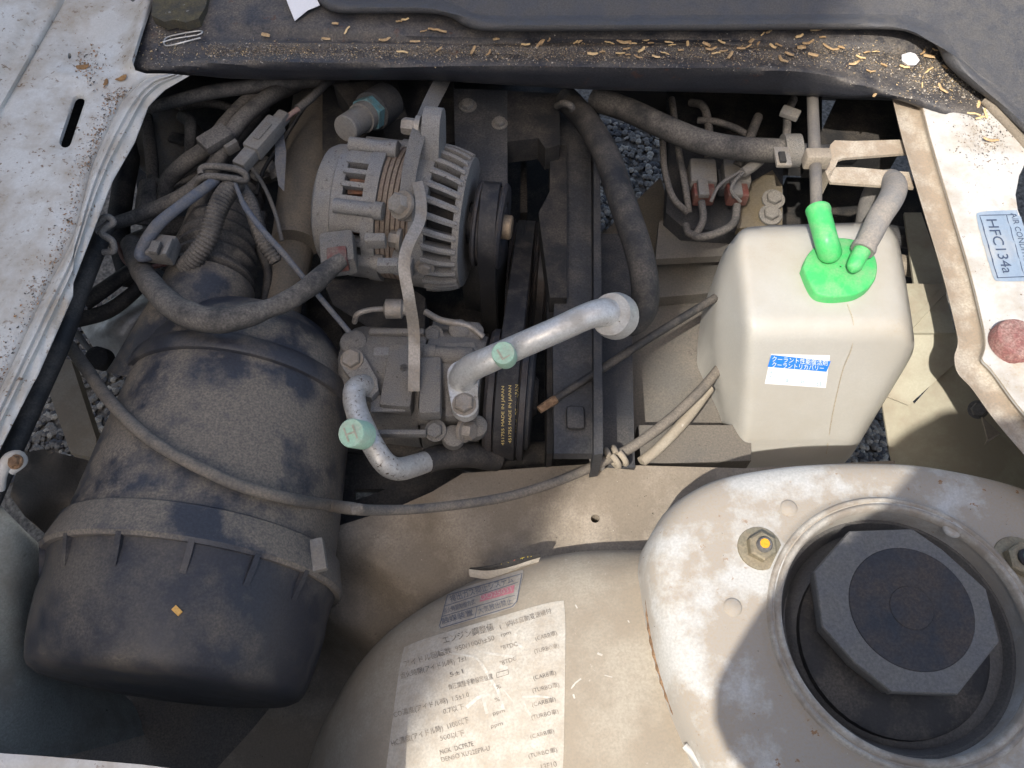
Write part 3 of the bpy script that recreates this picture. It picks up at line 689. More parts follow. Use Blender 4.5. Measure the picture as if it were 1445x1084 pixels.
# plug socket low on the rear housing
c = W(478, 358, .0); sk = MB().box(c, (.030, .034, .024), Matrix.Rotation(.15, 3, 'Z'), .005); sko = sk.build('socket', m_castd, alt)
MB().box(c+Vector((.002, -.012, .008)), (.017, .018, .014), Matrix.Rotation(.15, 3, 'Z'), .002).build('socket_insert', m_brown, sko)['label'] = 'red brown plug insert'
for ya in (-82, -38, 20, 70):
    p = P2(.0655, math.radians(ya), x0-.004); MB().lathe(p, X, [(0, .004), (0, .0065), (x1-x0+.004, .0065), (x1-x0+.004, .008), (x1-x0+.012, .008), (x1-x0+.013, .005)], 14).xf(FA).build('through_bolt_boss', m_cast, alt, 35)
for (x, y) in ((530, 340), (548, 375)): MB().box(W(x, y, .012), (.018, .009, .012), None, .002).build('lug', m_cast, alt)
# ------------------------------------------------------------------ adjusting straps
def strap(name, label, pts, wpx, th=.005, m=m_castd):
    s, _ = path(pts, 36); rows = []; wv = Vector((1, 0, 0))
    for i, p in enumerate(s):
        t = (s[min(i+1, 35)]-s[max(i-1, 0)]).normalized(); d = (CAM-p).normalized(); w_ = t.cross(d).normalized(); n_ = w_.cross(t).normalized()
        hw = wpx[0]+(wpx[1]-wpx[0])*i/35; hw *= MPP(*pts[len(pts)//2])*.5
        rows.append([p+w_*hw+n_*th*.5, p-w_*hw+n_*th*.5, p-w_*hw-n_*th*.5, p+w_*hw-n_*th*.5])
    o = len(rows); mb = MB().grid(rows, closed_u=True); mb.f += [(0, 1, 2, 3), tuple((o-1)*4+i for i in (3, 2, 1, 0))]; mb.m += [0, 0]
    return mb
S1 = strap('', '', [(634, 92, -.02), (622, 118, .005), (606, 150, .032), (590, 190, .046), (579, 235, .045), (573, 280, .04), (571, 312, .03)], (26, 18), .008)
so = tag(S1.build('adjuster_strap', m_castd, smooth=30), 'flat curved steel strap over the top of the alternator', 'strap')
S2 = strap('', '', [(590, 262, .042), (594, 285, .044), (592, 312, .044), (576, 345, .042), (570, 375, .036), (577, 420, .02), (584, 470, -.012), (584, 552, -.038)], (16, 17), .009)
so2 = tag(S2.build('support_strap', m_steel, smooth=30), 'bent steel strap running from the alternator down across the compressor', 'strap')
MB().bolt(W(568, 290, .044), Vector((-.6, -.3, .8)), .009, .010).build('bolt', m_steel, so)

# ================================================================== air conditioning compressor
CO = W(600, 548, -.105); kc = MPP(600, 548, -.105); FC = frame(CO, -5)
def pc(v): return (v-600)*kc
cmp_ = thing('compressor', 'dusty grey cast air conditioning compressor below the alternator', 'compressor', (CO.x, CO.y, CO.z-.06))
MB().lathe(O+X*pc(484), X, [(0, .020), (.002, .044), (.008, .051), (.016, .054), (pc(604)-pc(484), .0555)], 56).xf(FC).build('rear_body', m_castd, cmp_, 35)
MB().lathe(O+X*pc(606), X, [(0, .052), (.001, .057), (pc(655)-pc(606), .057), (pc(684)-pc(606), .052), (pc(690)-pc(606), .03)], 56).xf(FC).build('front_head', m_castd, cmp_, 35)
blk = MB().box((pc(578), -.018, .048), (pc(600)-pc(558), .062, .020), None, .004).xf(FC)
blk.box(W(558, 585, -.07), (.001, .001, .001)); blk.build('mount_pad', m_castd, cmp_, 35)
for ya in (58, 5, -52, 120, -110, 170):
    a = math.radians(ya); p = P2(.0555, a, pc(612))
    lg = MB().lathe(p-X*.004, X, [(0, .006), (0, .0095), (.010, .0095), (.010, .0085), (.028, .0085), (.028, .0095), (.042, .0095), (.044, .007)], 16).xf(FC)
    lg.build('through_bolt', m_castd, cmp_, 35)
top = MB().prism([W(628, 485, -.048), W(668, 483, -.048), (W(676, 498, -.048)), W(673, 585, -.05), W(629, 588, -.05)], Vector((0, 0, -.02))); top.build('port_block', m_castd, cmp_, 30)
MB().lathe(W(657, 497, -.048), Z, [(-.001, .0022), (.0012, .0024), (.0012, .0028), (0, .0032)], 12).build('threaded_hole', m_deep, cmp_)
MB().box(W(541, 497, -.051), (.017, .009, .003), None, .001).build('tab', m_cast, cmp_)
MB().box(W(608, 548, -.046), (.019, .055, .016), Matrix.Rotation(.03, 3, 'Z'), .004).build('bracket_pad', m_castd, cmp_)
for x, y in ((612, 474), (615, 608)): MB().bolt(W(x, y, -.058), Vector((-.2, -.3, 1)), .007, .006).build('bolt', m_castd, cmp_)
MB().bolt(W(655, 607, -.062), Vector((1, -.4, .5)), .008, .010).build('bolt', m_steel, cmp_)
for x, y, sx, sy in ((560, 470, .05, .006), (552, 612, .06, .005)): MB().box(W(x, y, -.056), (sx, sy, .008), None, .002).build('casting_rib', m_castd, cmp_)
MB().box(W(548, 570, -.054), (.030, .016, .003), Matrix.Rotation(.02, 3, 'Z'), .001).build('name_plate', m_cast, cmp_)
MB().lathe(W(571, 523, -.052), Z, [(0, .006), (.004, .006), (.005, .004), (.005, 0)], 6).build('drain_plug', m_steel, cmp_)
for x, y, z in ((648, 466, -.058), (668, 470, -.062), (672, 602, -.066), (640, 616, -.064)): MB().lathe(W(x, y, z), Vector((.1, -.2, 1)), [(-.01, .010), (.003, .0095), (.005, .007), (.005, 0)], 18).build('casting_lug', m_castd, cmp_, 40)
sw = MB().lathe(W(499, 484, -.055), Z, [(-.02, .012), (.0, .0125), (.003, .0115), (.006, .006), (.007, 0)], 24); sw.build('service_port', m_castd, cmp_)
# bleed elbow fittings above
for pts, r in (([(500, 455, -.05), (505, 443, -.04), (525, 437, -.04), (548, 436, -.045)], 4), ([(600, 440, -.05), (622, 452, -.05), (660, 460, -.055), (682, 476, -.06)], 5)):
    hose_mb(pts, r, 18, 8).build('sensor_lead', m_steel, cmp_, 60)
MB().lathe(W(548, 436, -.045), X, [(-.004, .004), (-.002, .009), (.012, .009), (.014, .006), (.02, .006)], 14).build('fitting', m_steel, cmp_)
# clutch pulley and belts
cl = thing('clutch_pulley', 'black grooved clutch pulley at the right end of the compressor', 'pulley', FC @ Vector((pc(720), 0, -.07)))
MB().lathe(O+X*pc(690), X, [(0, .040), (0, .058), (.003, .0605), (.008, .0605), (.009, .057), (.030, .057), (.031, .0605), (.036, .0605), (.0365, .058), (.0365, .040), (.034, .036), (.034, 0)], 64).xf(FC).build('rim', m_black, cl, 30)
MB().lathe(O+X*(pc(690)+.036), X, [(0, .05), (.004, .05), (.006, .046), (.006, .02), (.01, .016), (.01, 0)], 48).xf(FC).build('hub_plate', m_dark, cl, 30)
def belt(x, c1, r1, c2, r2, wd, th, F, ribs=0):
    d = math.hypot(c2[0]-c1[0], c2[1]-c1[1]); ang = math.atan2(c2[1]-c1[1], c2[0]-c1[0]); g_ = math.acos((r1-r2)/d); pts = []
    for i in range(25):
        a = ang+g_+(2*math.pi-2*g_)*i/24; pts.append((c1[0]+r1*math.cos(a), c1[1]+r1*math.sin(a), math.cos(a), math.sin(a)))
    for i in range(25):
        a = ang-g_+2*g_*i/24; pts.append((c2[0]+r2*math.cos(a), c2[1]+r2*math.sin(a), math.cos(a), math.sin(a)))
    rows = []
    nr = max(1, ribs)
    for yy, zz, ny, nz in pts:
        row = [Vector((x, yy, zz))]
        for j in range(nr):
            xa = x+wd*j/nr; xb = x+wd*(j+1)/nr; h = th
            row += [Vector((xa+wd*.03, yy+ny*h*.75, zz+nz*h*.75)), Vector((xa+wd*.06, yy+ny*h, zz+nz*h)), Vector((xb-wd*.06, yy+ny*h, zz+nz*h)), Vector((xb-wd*.03, yy+ny*h*.75, zz+nz*h*.75))]
        row.append(Vector((x+wd, yy, zz))); rows.append(row)
    return MB().grid(rows, closed_v=True, closed_u=True).xf(F)
crank = (.170, -.06)
BM = belt(pc(690)+.009, (0, 0), .0575, crank, .062, .0205, .0035, FC, 1); belt_bvh = BM.bvh()
cb = BM.build('compressor_belt', m_belt, smooth=40); tag(cb, 'black drive belt with small gold lettering round the clutch pulley', 'belt')
ck = thing('crank_pulley', 'dark crank pulley deep beside the radiator shroud', 'pulley', FC @ Vector((pc(720), crank[0], -.14)))
mb = MB()
for i in range(4): mb.lathe(Vector((pc(690)+.004+i*.014, crank[0], crank[1])), X, [(0, .03), (0, .064), (.002, .066), (.004, .062), (.011, .062), (.0125, .066), (.0138, .064), (.0138, .03)], 56)
mb.xf(FC).build('grooved_wheel', m_black, ck, 30)
MB().lathe(Vector((pc(690)+.058, crank[0], crank[1])), X, [(0, .05), (.003, .05), (.003, .02), (.008, .014), (.008, 0)], 32).xf(FC).build('face_plate', m_dark, ck, 30)
ap = (FA @ Vector((px0+.0135, 0, 0))); apc = FC.inverted() @ ap
B2 = belt(apc.x-.009, (apc.y, apc.z), .037, (crank[0]+.0, crank[1]), .063, .017, .003, FC, 1)
tag(B2.build('alternator_belt', m_belt, smooth=40), 'narrow black belt running from the alternator pulley down into the dark', 'belt')
bt = MB()
for i, xx in enumerate((711.5, 721.5, 731)):
    print_text(bt, belt_bvh, '451755 MADE IN JAPAN', (xx, 628-i*3), (xx, 545-i), 4.2, 0, .0004, upd=(-1, 0))
bt.build('belt_lettering', mat('gold_print', (.55, .43, .16)), cb, 0)

# ================================================================== refrigerant pipes with service caps
lp = thing('suction_pipe', 'bright aluminium refrigerant pipe with a pale green cap marked L', 'pipe', W(655, 560, -.05))
LPTS = [(651, 542, -.048, 20), (655, 530, -.034, 20), (666, 519, -.022, 19.5), (690, 508, -.010, 19), (730, 490, .0, 18.5), (790, 464, .010, 18.5), (830, 446, .014, 19), (852, 441, .012, 20), (868, 445, .004, 21)]
hose_mb(LPTS, n=48, seg=24).build('tube', m_alu2, lp, 60)
fg = MB(); fp = []
for t in range(18):
    a = math.pi+math.pi*t/17; fp.append((654+23*math.cos(a), 529+21*math.sin(a)))
fp += [(674, 550)]+[(656+19*math.cos(math.pi*t/12), 571+18*math.sin(math.pi*t/12)) for t in range(13)]+[(633, 550)]
fgo = MB().prism([W(x, y, -.040) for x, y in fp], Vector((0, 0, -.009))).build('flange', m_alu, lp, 30)
MB().bolt(W(655, 571, -.040), Vector((0, -.1, 1)), .0085, .007, washer=1.2).build('bolt', m_steel, lp)
c = W(868, 446, .004); dr = (W(884, 452, -.016)-c).normalized()
MB().lathe(c-dr*.004, dr, [(-.006, .0145), (-.006, .0175), (.002, .0195), (.008, .0195), (.012, .0165), (.016, .0165), (.016, .012)], 32).build('union_collar', m_alu2, lp, 35)
def port_cap(root, px, py, z, r, ch, ax, rot):
    c = W(px, py, z); rr = r*MPP(px, py, z); ax = ax.normalized(); h = .020
    mb = MB().lathe(c-ax*h, ax, [(-.006, rr*.7), (0, rr*.72), (0, rr), (h-.0015, rr), (h, rr*.93), (h, 0)], 32); b = mb.bvh()
    o = mb.build('port_cap', m_mint, root, 35); t = MB(); s = r*.52; d = (math.cos(rot)*s*.72, math.sin(rot)*s*.72); u = (math.sin(rot), -math.cos(rot))
    print_text(t, b, ch, (px-d[0]-u[0]*s, py-d[1]-u[1]*s), (px+d[0]-u[0]*s, py+d[1]-u[1]*s), s*2, 0, .0007, upd=u)
    t.build('cap_letter', mat('dusty_letter', (.40, .38, .30)), o, 0); o['label'] = 'pale green screw cap embossed '+ch
port_cap(lp, 710, 498, .022, 17, 'L', Vector((-.1, -.35, 1)), -.55)
hp = thing('discharge_pipe', 'speckled aluminium pipe with a pale green cap marked H', 'pipe', W(520, 530, -.06))
hose_mb([(520, 545, -.055, 15), (508, 545, -.040, 16), (500, 552, -.036, 16), (502, 575, -.034, 16), (512, 600, -.034, 16), (530, 635, -.038, 16), (545, 655, -.044, 16.5), (562, 662, -.055, 16.5), (585, 657, -.068, 16), (606, 650, -.078, 15)], n=52, seg=22).build('tube', m_alu, hp, 60)
fp = [(498+17*math.cos(a), 508+16*math.sin(a)) for a in [math.pi*.85+math.pi*1.05*t/10 for t in range(11)]]+[(532, 535), (534, 550), (524, 561), (508, 558), (500, 540), (484, 520)]
MB().prism([W(x, y, -.044) for x, y in fp], Vector((0, 0, -.010))).build('flange', m_cast, hp, 30)
MB().bolt(W(497, 508, -.044), Vector((-.1, -.15, 1)), .0085, .007, washer=1.2).build('bolt', m_steel, hp)
hose_mb([(600, 652, -.077, 18), (622, 645, -.085, 18), (660, 642, -.10, 18), (700, 648, -.12, 18)], n=16, seg=18).build('hose_tail', m_rubd, hp, 60)
port_cap(hp, 495, 611, .0, 21, 'H', Vector((-.35, -.35, 1)), -.35)

# ================================================================== engine castings behind
eng = thing('engine_block', 'dark grimy engine castings deep behind the alternator', 'engine', W(520, 300, -.30))
def slab(name, pts, zt, depth, m, parent, bev=0): return MB().prism([W(x, y, zt) for x, y in pts], Vector((0, 0, -depth))).build(name, m, parent, 30)
slab('cylinder_head', [(455, 112), (640, 112), (642, 200), (455, 230)], -.05, .2, m_deep, eng)
slab('timing_cover', [(640, 125), (716, 128), (716, 292), (700, 330), (645, 320)], -.03, .22, m_dark, eng)
slab('intake_runner', [(470, 118), (560, 114), (575, 165), (540, 175), (500, 160)], -.02, .06, m_deep, eng)
slab('sump', [(430, 420), (690, 430), (690, 520), (440, 560)], -.17, .15, m_deep, eng)
slab('mount_bracket', [(455, 395), (560, 392), (600, 420), (600, 470), (520, 462), (470, 430)], -.07, .05, m_deep, eng)
for x, y, r in ((660, 150, 9), (705, 175, 8), (655, 230, 7)): MB().bolt(W(x, y, -.03), Z, r*.00075, .006).build('bolt', m_castd, eng)
swt = thing('pressure_switch', 'grey cylindrical switch with a teal hexagon, above the alternator', 'switch', W(510, 170, -.01))
c = W(487, 182, .012); e = W(527, 156, -.006); ax = (e-c).normalized(); ln = (e-c).length
MB().lathe(c, ax, [(0, .0), (0, .0115), (.001, .0125), (ln*.55, .0125), (ln*.55, .0145), (ln*.72, .0145)], 28).build('switch_body', m_grey, swt, 35)
MB().lathe(c, ax, [(ln*.72, .017), (ln*.92, .017)], 6).build('hexagon', mat('teal_anodised', (.10, .22, .25), (.15, .14, .12), .4, 80, .5), swt, 30)
MB().lathe(c, ax, [(ln*.92, .019), (ln*1.5, .019)], 24).build('boss', m_dark, swt, 30)
# ================================================================== left hand wiring and hoses
def on(b, px, py, r=0, lift=0):                 # height so that a hose of radius r px rests on a surface at that pixel
    h = hit(b, px, py, 0); return None if h is None else h.z+lift
hose('vacuum_hose', 'grey dusty hose just under the left end of the gutter', 'hose', [(215, 152, -.02, 8), (250, 142, -.012, 9), (300, 130, -.005, 10), (360, 122, -.008, 10), (420, 117, -.016, 9), (490, 108, -.03, 9)], m=m_rub)
hose('breather_hose', 'thin upright hose beside the left wing panel edge', 'hose', [(206, 165, -.07, 9), (213, 215, -.075, 9), (216, 262, -.08, 9), (215, 300, -.085, 9)], m=m_rub)
hose('fuel_hose', 'thick dark upright hose hugging the left wing panel', 'hose', [(198, 160, -.09, 14), (184, 215, -.095, 15), (172, 280, -.10, 15), (168, 330, -.10, 16), (185, 395, -.10, 17)], m=m_rubd)
can = thing('vacuum_canister', 'round dusty grey canister behind the left hoses', 'canister', W(248, 210, -.14))
MB().lathe(W(248, 215, -.13), Vector((-.1, -.3, 1)), [(0, .04), (.03, .04), (.042, .036), (.05, .026), (.053, .01), (.0535, 0)], 36).build('dome', m_grey, can, 50)
MB().box(W(252, 196, -.072), (.020, .012, .006), Matrix.Rotation(-.3, 3, 'Z'), .002).build('cap_tab', m_rub, can)
hose('stub', None, None, [(258, 165, -.06, 9), (268, 172, -.05, 9), (269, 190, -.05, 8), (268, 215, -.065, 8)], m=m_rub, parent=can)
hose('heater_hose', 'upper of two thick hoses slanting down from the gutter', 'hose', [(420, 118, -.03, 11), (378, 138, -.01, 12), (345, 165, -.004, 12), (322, 195, -.005, 12), (308, 225, -.012, 12), (292, 262, -.035, 12), (268, 320, -.06, 11), (240, 380, -.08, 11)], m=m_rub, n=50)
hose('coolant_hose', 'lower of two thick hoses curling down past the canister', 'hose', [(395, 116, -.03, 9), (352, 140, -.018, 10), (320, 172, -.014, 10), (295, 205, -.018, 11), (262, 230, -.03, 12), (240, 252, -.045, 12), (232, 280, -.06, 12)], m=m_rub, n=50)
hc = thing('hose_clip', 'dusty plastic clip holding the two thick hoses together', 'clip', W(312, 195, -.02))
MB().box(W(304, 196, .004), (.030, .020, .010), Matrix.Rotation(.75, 3, 'Z'), .003).build('saddle', m_rub, hc); MB().box(W(322, 203, -.004), (.014, .018, .012), Matrix.Rotation(.75, 3, 'Z'), .002).build('latch', m_grey, hc)
hose('pipe_tee', 'short thick rubber tee behind the crossing hoses', 'hose', [(212, 262, -.06, 15), (208, 290, -.06, 16), (206, 318, -.07, 16)], m=m_rub)
hose('crossing_hose', 'thick hose crossing from the wing clamp towards the strap', 'hose', [(152, 318, -.03, 9), (185, 308, -.035, 10), (225, 292, -.035, 11), (262, 274, -.03, 11), (292, 248, -.03, 11), (330, 200, -.04, 10), (372, 150, -.05, 10)], m=m_rub, n=44)
hose('loom_branch', 'dark loom branch slanting between the corrugated tube and hoses', 'loom', [(350, 180, -.05, 9), (320, 240, -.05, 9), (282, 300, -.05, 11), (255, 345, -.06, 11), (235, 385, -.07, 10)], m=m_rubd)
hose('loom_sleeve', 'second dark loom branch beside the corrugated tube', 'loom', [(300, 262, -.055, 8), (285, 305, -.06, 9), (262, 352, -.07, 9), (250, 390, -.08, 9)], m=m_rub)
for nm, lab, pts, r, mm in (
  ('thin_hose', 'thin dark hose behind the canister near the gutter', [(225, 175, -.09), (262, 150, -.08), (310, 148, -.07), (352, 165, -.07)], 6, m_rub),
  ('thin_hose', 'thin hose crossing in front of the grey canister', [(212, 250, -.06), (238, 262, -.05), (270, 250, -.05), (300, 228, -.05)], 5, m_rub),
  ('thin_wire', 'thin black wire dangling right of the inline connector', [(430, 150, -.03), (398, 200, -.04), (372, 240, -.045), (362, 275, -.05)], 3, m_rubd),
  ('thin_wire', 'thin grey wire beside the narrow corrugated conduit', [(352, 232, -.03), (372, 262, -.035), (388, 300, -.04), (398, 340, -.05)], 3, m_grey),
  ('bent_pipe', 'short bent metal pipe beneath the inline connector', [(360, 250, -.07), (372, 236, -.06), (386, 238, -.06), (392, 252, -.065)], 9, m_castd),
  ('fat_loom', 'fat dusty loom running behind the crossing hoses', [(170, 350, -.10), (220, 330, -.10), (262, 318, -.10), (300, 330, -.11)], 13, m_rub),
  ('earth_lead', 'dark lead running down between the bellows and the wide pipe', [(372, 300, -.06), (366, 345, -.07), (378, 385, -.08), (372, 430, -.09)], 6, m_rubd),
  ('brown_wire', 'brownish wire looping left of the grey plug', [(165, 345, -.06), (180, 372, -.05), (205, 378, -.05), (235, 372, -.06)], 3.5, m_brown)):
    hose(nm, lab, nm.split('_')[1], pts, r, m=mm, n=24, seg=10)
for lab, x, y, z, r in (('upper round dusty flange deep between the hoses', 372, 238, -.085, 14), ('lower round dusty flange deep beside the bellows', 338, 300, -.10, 16)):
    fo = thing('pipe_flange', lab, 'flange', W(x, y, z-.02)); rr = r*MPP(x, y, z)
    MB().lathe(W(x, y, z), Vector((.1, -.3, 1)), [(-.02, rr*.8), (0, rr*.8), (0, rr*1.2), (.004, rr*1.2), (.004, rr*.6), (-.006, rr*.55), (-.006, 0)], 24).build('ring', m_castd, fo, 30)
    MB().bolt(W(x+r*.9, y+r*.3, z+.004), Z, .004, .005).build('bolt', m_steel, fo)
# strap loop round the bundle
sl_ = hose('rubber_strap', 'dusty rubber strap looped round the wiring bundle', 'strap', [(284, 246, .012, 5), (284, 238, .014, 5), (296, 235, .016, 5), (330, 238, .016, 5), (346, 246, .012, 5), (346, 255, .008, 5), (330, 252, .012, 5), (296, 249, .013, 5), (284, 252, .010, 5), (278, 262, .0, 5)], m=m_rub, n=60, seg=8)
hose('corrugated_conduit', 'wide corrugated conduit curving down from the strap', 'conduit', [(334, 258, .0, 14), (318, 275, .004, 15), (305, 300, .002, 15), (294, 335, -.006, 15), (276, 362, -.016, 15), (258, 380, -.026, 14)], m=m_rub, corr=30, seg=16, smooth=70)
hose('corrugated_conduit', 'narrow corrugated conduit beside the blue wire', 'conduit', [(338, 262, -.015, 10), (352, 285, -.015, 11), (362, 315, -.015, 11), (372, 342, -.02, 11), (390, 370, -.03, 10)], m=m_rub, corr=26, seg=14, smooth=70)
hose('blue_grey_cable', 'blue grey cable arching left to the grey connector', 'cable', [(305, 254, .008, 7), (280, 272, .012, 8), (250, 294, .012, 8), (222, 318, .008, 9), (203, 346, .0, 9), (198, 362, -.004, 8), (215, 362, -.01, 6)], m=m_blue)
hose('blue_wire', 'thin blue wire running diagonally down to the compressor', 'wire', [(330, 254, .008, 3), (338, 275, .010, 3.2), (346, 292, .012, 4.5), (368, 322, .012, 4.5), (400, 358, .010, 4.5), (445, 412, -.005, 4), (492, 468, -.035, 4)], m=m_blue, seg=10)
# inline connector with wires
ic = thing('inline_connector', 'long slim grey inline connector slanting above the strap', 'connector', W(370, 205, -.01))
d0 = W(340, 240, .0); d1 = W(402, 168, .0); dv = (d1-d0).normalized(); rz = Matrix.Rotation(math.atan2(dv.y, dv.x), 3, 'Z')
for nm, t, sz, zz, mm in (('rear_shell', .18, (.028, .013, .012), .004, m_grey), ('main_shell', .56, (.042, .017, .015), .005, m_grey), ('front_shell', .90, (.018, .011, .011), .004, m_grey)):
    MB().box(d0.lerp(d1, t)+Z*zz, sz, rz, .002).build(nm, mm, ic)
MB().box(d0.lerp(d1, .56)+Z*.0125, (.022, .007, .003), rz, .0008).build('latch', m_castd, ic)
hose('lead', 'faded pink sleeved lead', None, [(400, 170, .004, 4), (412, 160, .004, 3.5), (422, 153, .004, 4)], m=mat('pink_sleeve', (.30, .17, .15), DUST, .5, 60, .7), parent=ic, seg=8, n=14)
hose('lead', None, None, [(420, 154, .004, 6), (440, 138, .0, 6), (458, 120, -.01, 6), (468, 112, -.02, 6)], m=m_rub, parent=ic, seg=10, n=16)
MB().grid([[W(388, 178, -.01), W(398, 175, -.01)], [W(388, 230, -.012), W(404, 215, -.012)], [W(393, 262, -.02), W(401, 270, -.02)]]).build('tape_tail', m_blue, ic)
gc = thing('grey_connector', 'boxy grey plug at the end of the blue grey cable', 'connector', W(228, 352, -.02))
MB().box(W(228, 352, -.008), (.026, .022, .016), Matrix.Rotation(-.15, 3, 'Z'), .002).build('shell', m_grey, gc)
MB().box(W(219, 350, .004), (.008, .012, .006), Matrix.Rotation(-.15, 3, 'Z'), .001).build('latch', m_castd, gc); MB().box(W(238, 350, .003), (.004, .018, .007), Matrix.Rotation(-.15, 3, 'Z'), .001).build('rib', m_grey, gc)
hose('vertical_pipe', 'wide dusty metal pipe rising beside the alternator', 'pipe', [(452, 112, -.10, 34), (444, 180, -.085, 35), (430, 260, -.08, 35), (420, 320, -.08, 33), (416, 345, -.08, 33)], m=mat('dusty_pipe', (.12, .11, .095), (.17, .145, .115), .7, 22, .75, grain=.15), n=30, seg=28)
hose('lower_pipe', 'narrower dusty pipe leaving the wide pipe below its collar', 'pipe', [(418, 335, -.09, 28), (410, 375, -.095, 28), (400, 420, -.10, 27), (392, 480, -.11, 26)], m=mat('dusty_pipe', (.12, .11, .095)), n=20, seg=24)
hose('wrapped_cable', 'thick taped cable sagging across the intake neck to the alternator plug', 'cable', [(185, 345, -.05, 14), (196, 375, -.03, 15), (216, 405, .0, 17), (248, 435, .022, 19), (285, 450, .028, 19), (315, 452, .028, 18), (345, 446, .026, 18), (372, 438, .022, 14), (405, 425, .018, 14), (440, 402, .016, 15), (465, 380, .014, 14), (484, 366, .014, 10)], m=m_rub, n=70, seg=16, wob=.05)
hose('black_hose', 'upper of two short black hoses under the wing clamp', 'hose', [(215, 362, -.09, 10), (180, 385, -.09, 10), (148, 408, -.09, 11), (118, 428, -.09, 12)], m=m_rubd)
hose('black_hose', 'lower of two short black hoses under the wing clamp', 'hose', [(212, 390, -.10, 9), (180, 420, -.10, 10), (150, 440, -.10, 11), (108, 452, -.10, 11)], m=m_rubd)
hose('bonnet_cable_pipe', 'straight dark rubber pipe running along the left wing flange', 'pipe', [(150, 318, -.005, 12), (136, 352, .0, 13), (112, 410, .004, 14), (86, 480, .006, 15), (55, 550, .006, 15), (20, 628, .004, 15), (-20, 720, .0, 15)], m=m_rubd, n=40, seg=16)
pcl = thing('pipe_clamp', 'bent pale metal clamp on the left wing flange', 'clamp', W(148, 328, .0))
hose_mb([(136, 320, .02, 6), (150, 306, .026, 5), (160, 314, .024, 5), (148, 322, .022, 5), (144, 330, .02, 5), (158, 340, .016, 5), (160, 354, .01, 5), (146, 356, .008, 5)], n=40, seg=8).build('spring_arm', m_castd, pcl, 60)
MB().box(W(142, 318, .02), (.012, .014, .004), Matrix.Rotation(.5, 3, 'Z'), .001).build('foot', m_cast, pcl)
hcl = thing('hose_clamp', 'white painted metal clamp at the far left edge', 'clamp', W(16, 652, .02))
hose_mb([(0, 690, .02, 7), (2, 670, .03, 8), (12, 648, .036, 9), (26, 644, .034, 9), (30, 652, .03, 8), (14, 664, .028, 8)], n=30, seg=10).build('band', m_white2, hcl, 60)
MB().bolt(W(22, 652, .038), Vector((-.1, -.2, 1)), .004, .004).build('screw', m_rust, hcl)
# heat shield and frame strips glimpsed at the left
o = loft([[(110, 455, -.16), (160, 420, -.15), (212, 395, -.15)], [(125, 480, -.14), (165, 455, -.125), (216, 430, -.13)], [(150, 520, -.17), (180, 515, -.16), (205, 500, -.16)]], 14, 5).build('heat_shield', mat('bare_shield', (.5, .49, .46), (.36, .33, .29), .4, 40, .4, .6, grain=.1), smooth=70)
tag(o, 'crumpled bare metal heat shield glimpsed left of the air cleaner', 'heat shield')
hose('shield_stay', 'thin metal stay in front of the heat shield', 'stay', [(108, 470, -.12, 5), (125, 492, -.118, 4), (148, 516, -.118, 4)], m=m_cast, n=10)
MB().lathe(W(147, 508, -.12), Vector((0, -.4, 1)), [(0, .011), (.016, .011), (.018, .008)], 18).build('x', m_deep); bo = bpy.data.objects['x']; bo.name = 'rubber_grommet'; tag(bo, 'black rubber grommet below the heat shield', 'grommet')
o = sheet([(82, 505), (100, 508), (136, 620), (133, 646), (100, 640), (66, 545)], lambda x, y: -.26, 14, skirt=.02).build('frame_strip', m_cream, smooth=30); tag(o, 'cream painted frame strip seen through the left gap', 'strip')
o = sheet([(30, 640), (60, 634), (135, 652), (120, 700), (96, 752), (62, 752), (36, 730), (14, 700)], idw([(30, 640, -.07), (60, 634, -.09), (135, 652, -.13), (96, 752, -.12), (14, 700, -.05)]), 10, skirt=.01).build('side_bracket', m_cross, smooth=50); tag(o, 'dusty brown bracket between the wing and the air cleaner', 'bracket')
o = sheet([(480, 640), (612, 640), (660, 668), (600, 700), (495, 742), (470, 742)], lambda x, y: -.185, 14, skirt=.01, holes=([(500, 690), (545, 690), (520, 700), (500, 706)],)).build('lower_bracket', m_dark, smooth=30); tag(o, 'dark bracket under the discharge pipe', 'bracket')
hose('tray_hose', 'fat black hose low below the compressor', 'hose', [(490, 628, -.15, 10), (560, 630, -.15, 16), (640, 640, -.15, 22), (720, 648, -.15, 24), (830, 640, -.16, 22)], m=m_rubd, n=30, seg=16)
# long cable sweeping over the air cleaner to the cross member
cp_ = []
for x, y in ((98, 488), (125, 525), (150, 560), (190, 602), (230, 632), (285, 662), (340, 686), (410, 704), (470, 714)):
    z = on(ac_bvh, x, y); cp_.append([x, y, z, 9])
for i, c in enumerate(cp_):
    c[2] = (c[2] if c[2] is not None else -.04)
for i in (0, 1, 2): cp_[i][2] = (-.05, -.03, -.012)[i]
for c in cp_[3:]: c[2] += .007
cp_ = [tuple(c) for c in cp_]+[(500, 718, -.01, 9), (520, 720, -.025, 8), (580, 719, -.05, 7), (650, 712, -.065, 7), (720, 700, -.075, 7), (790, 678, -.082, 7), (850, 652, -.085, 7), (890, 632, -.085, 7.5), (940, 596, -.09, 7.5), (985, 555, -.095, 7.5), (1015, 520, -.10, 7)]
hose('bonnet_release_cable', 'long dusty cable sweeping over the air cleaner and along the cross member', 'cable', cp_, m=mat('dusty_cable', (.09, .085, .08), (.19, .165, .135), .7, 30, .75, grain=.15), n=130, seg=12)
hose('second_cable', 'pale cable running parallel to the long cable under the bottle', 'cable', [(905, 652, -.11, 8), (930, 632, -.11, 8), (965, 595, -.11, 8), (1000, 548, -.115, 8)], m=m_cream, n=20)
tie = thing('cable_tie_coil', 'coiled wire clip holding the cable to the cross member', 'clip', W(858, 648, -.10))
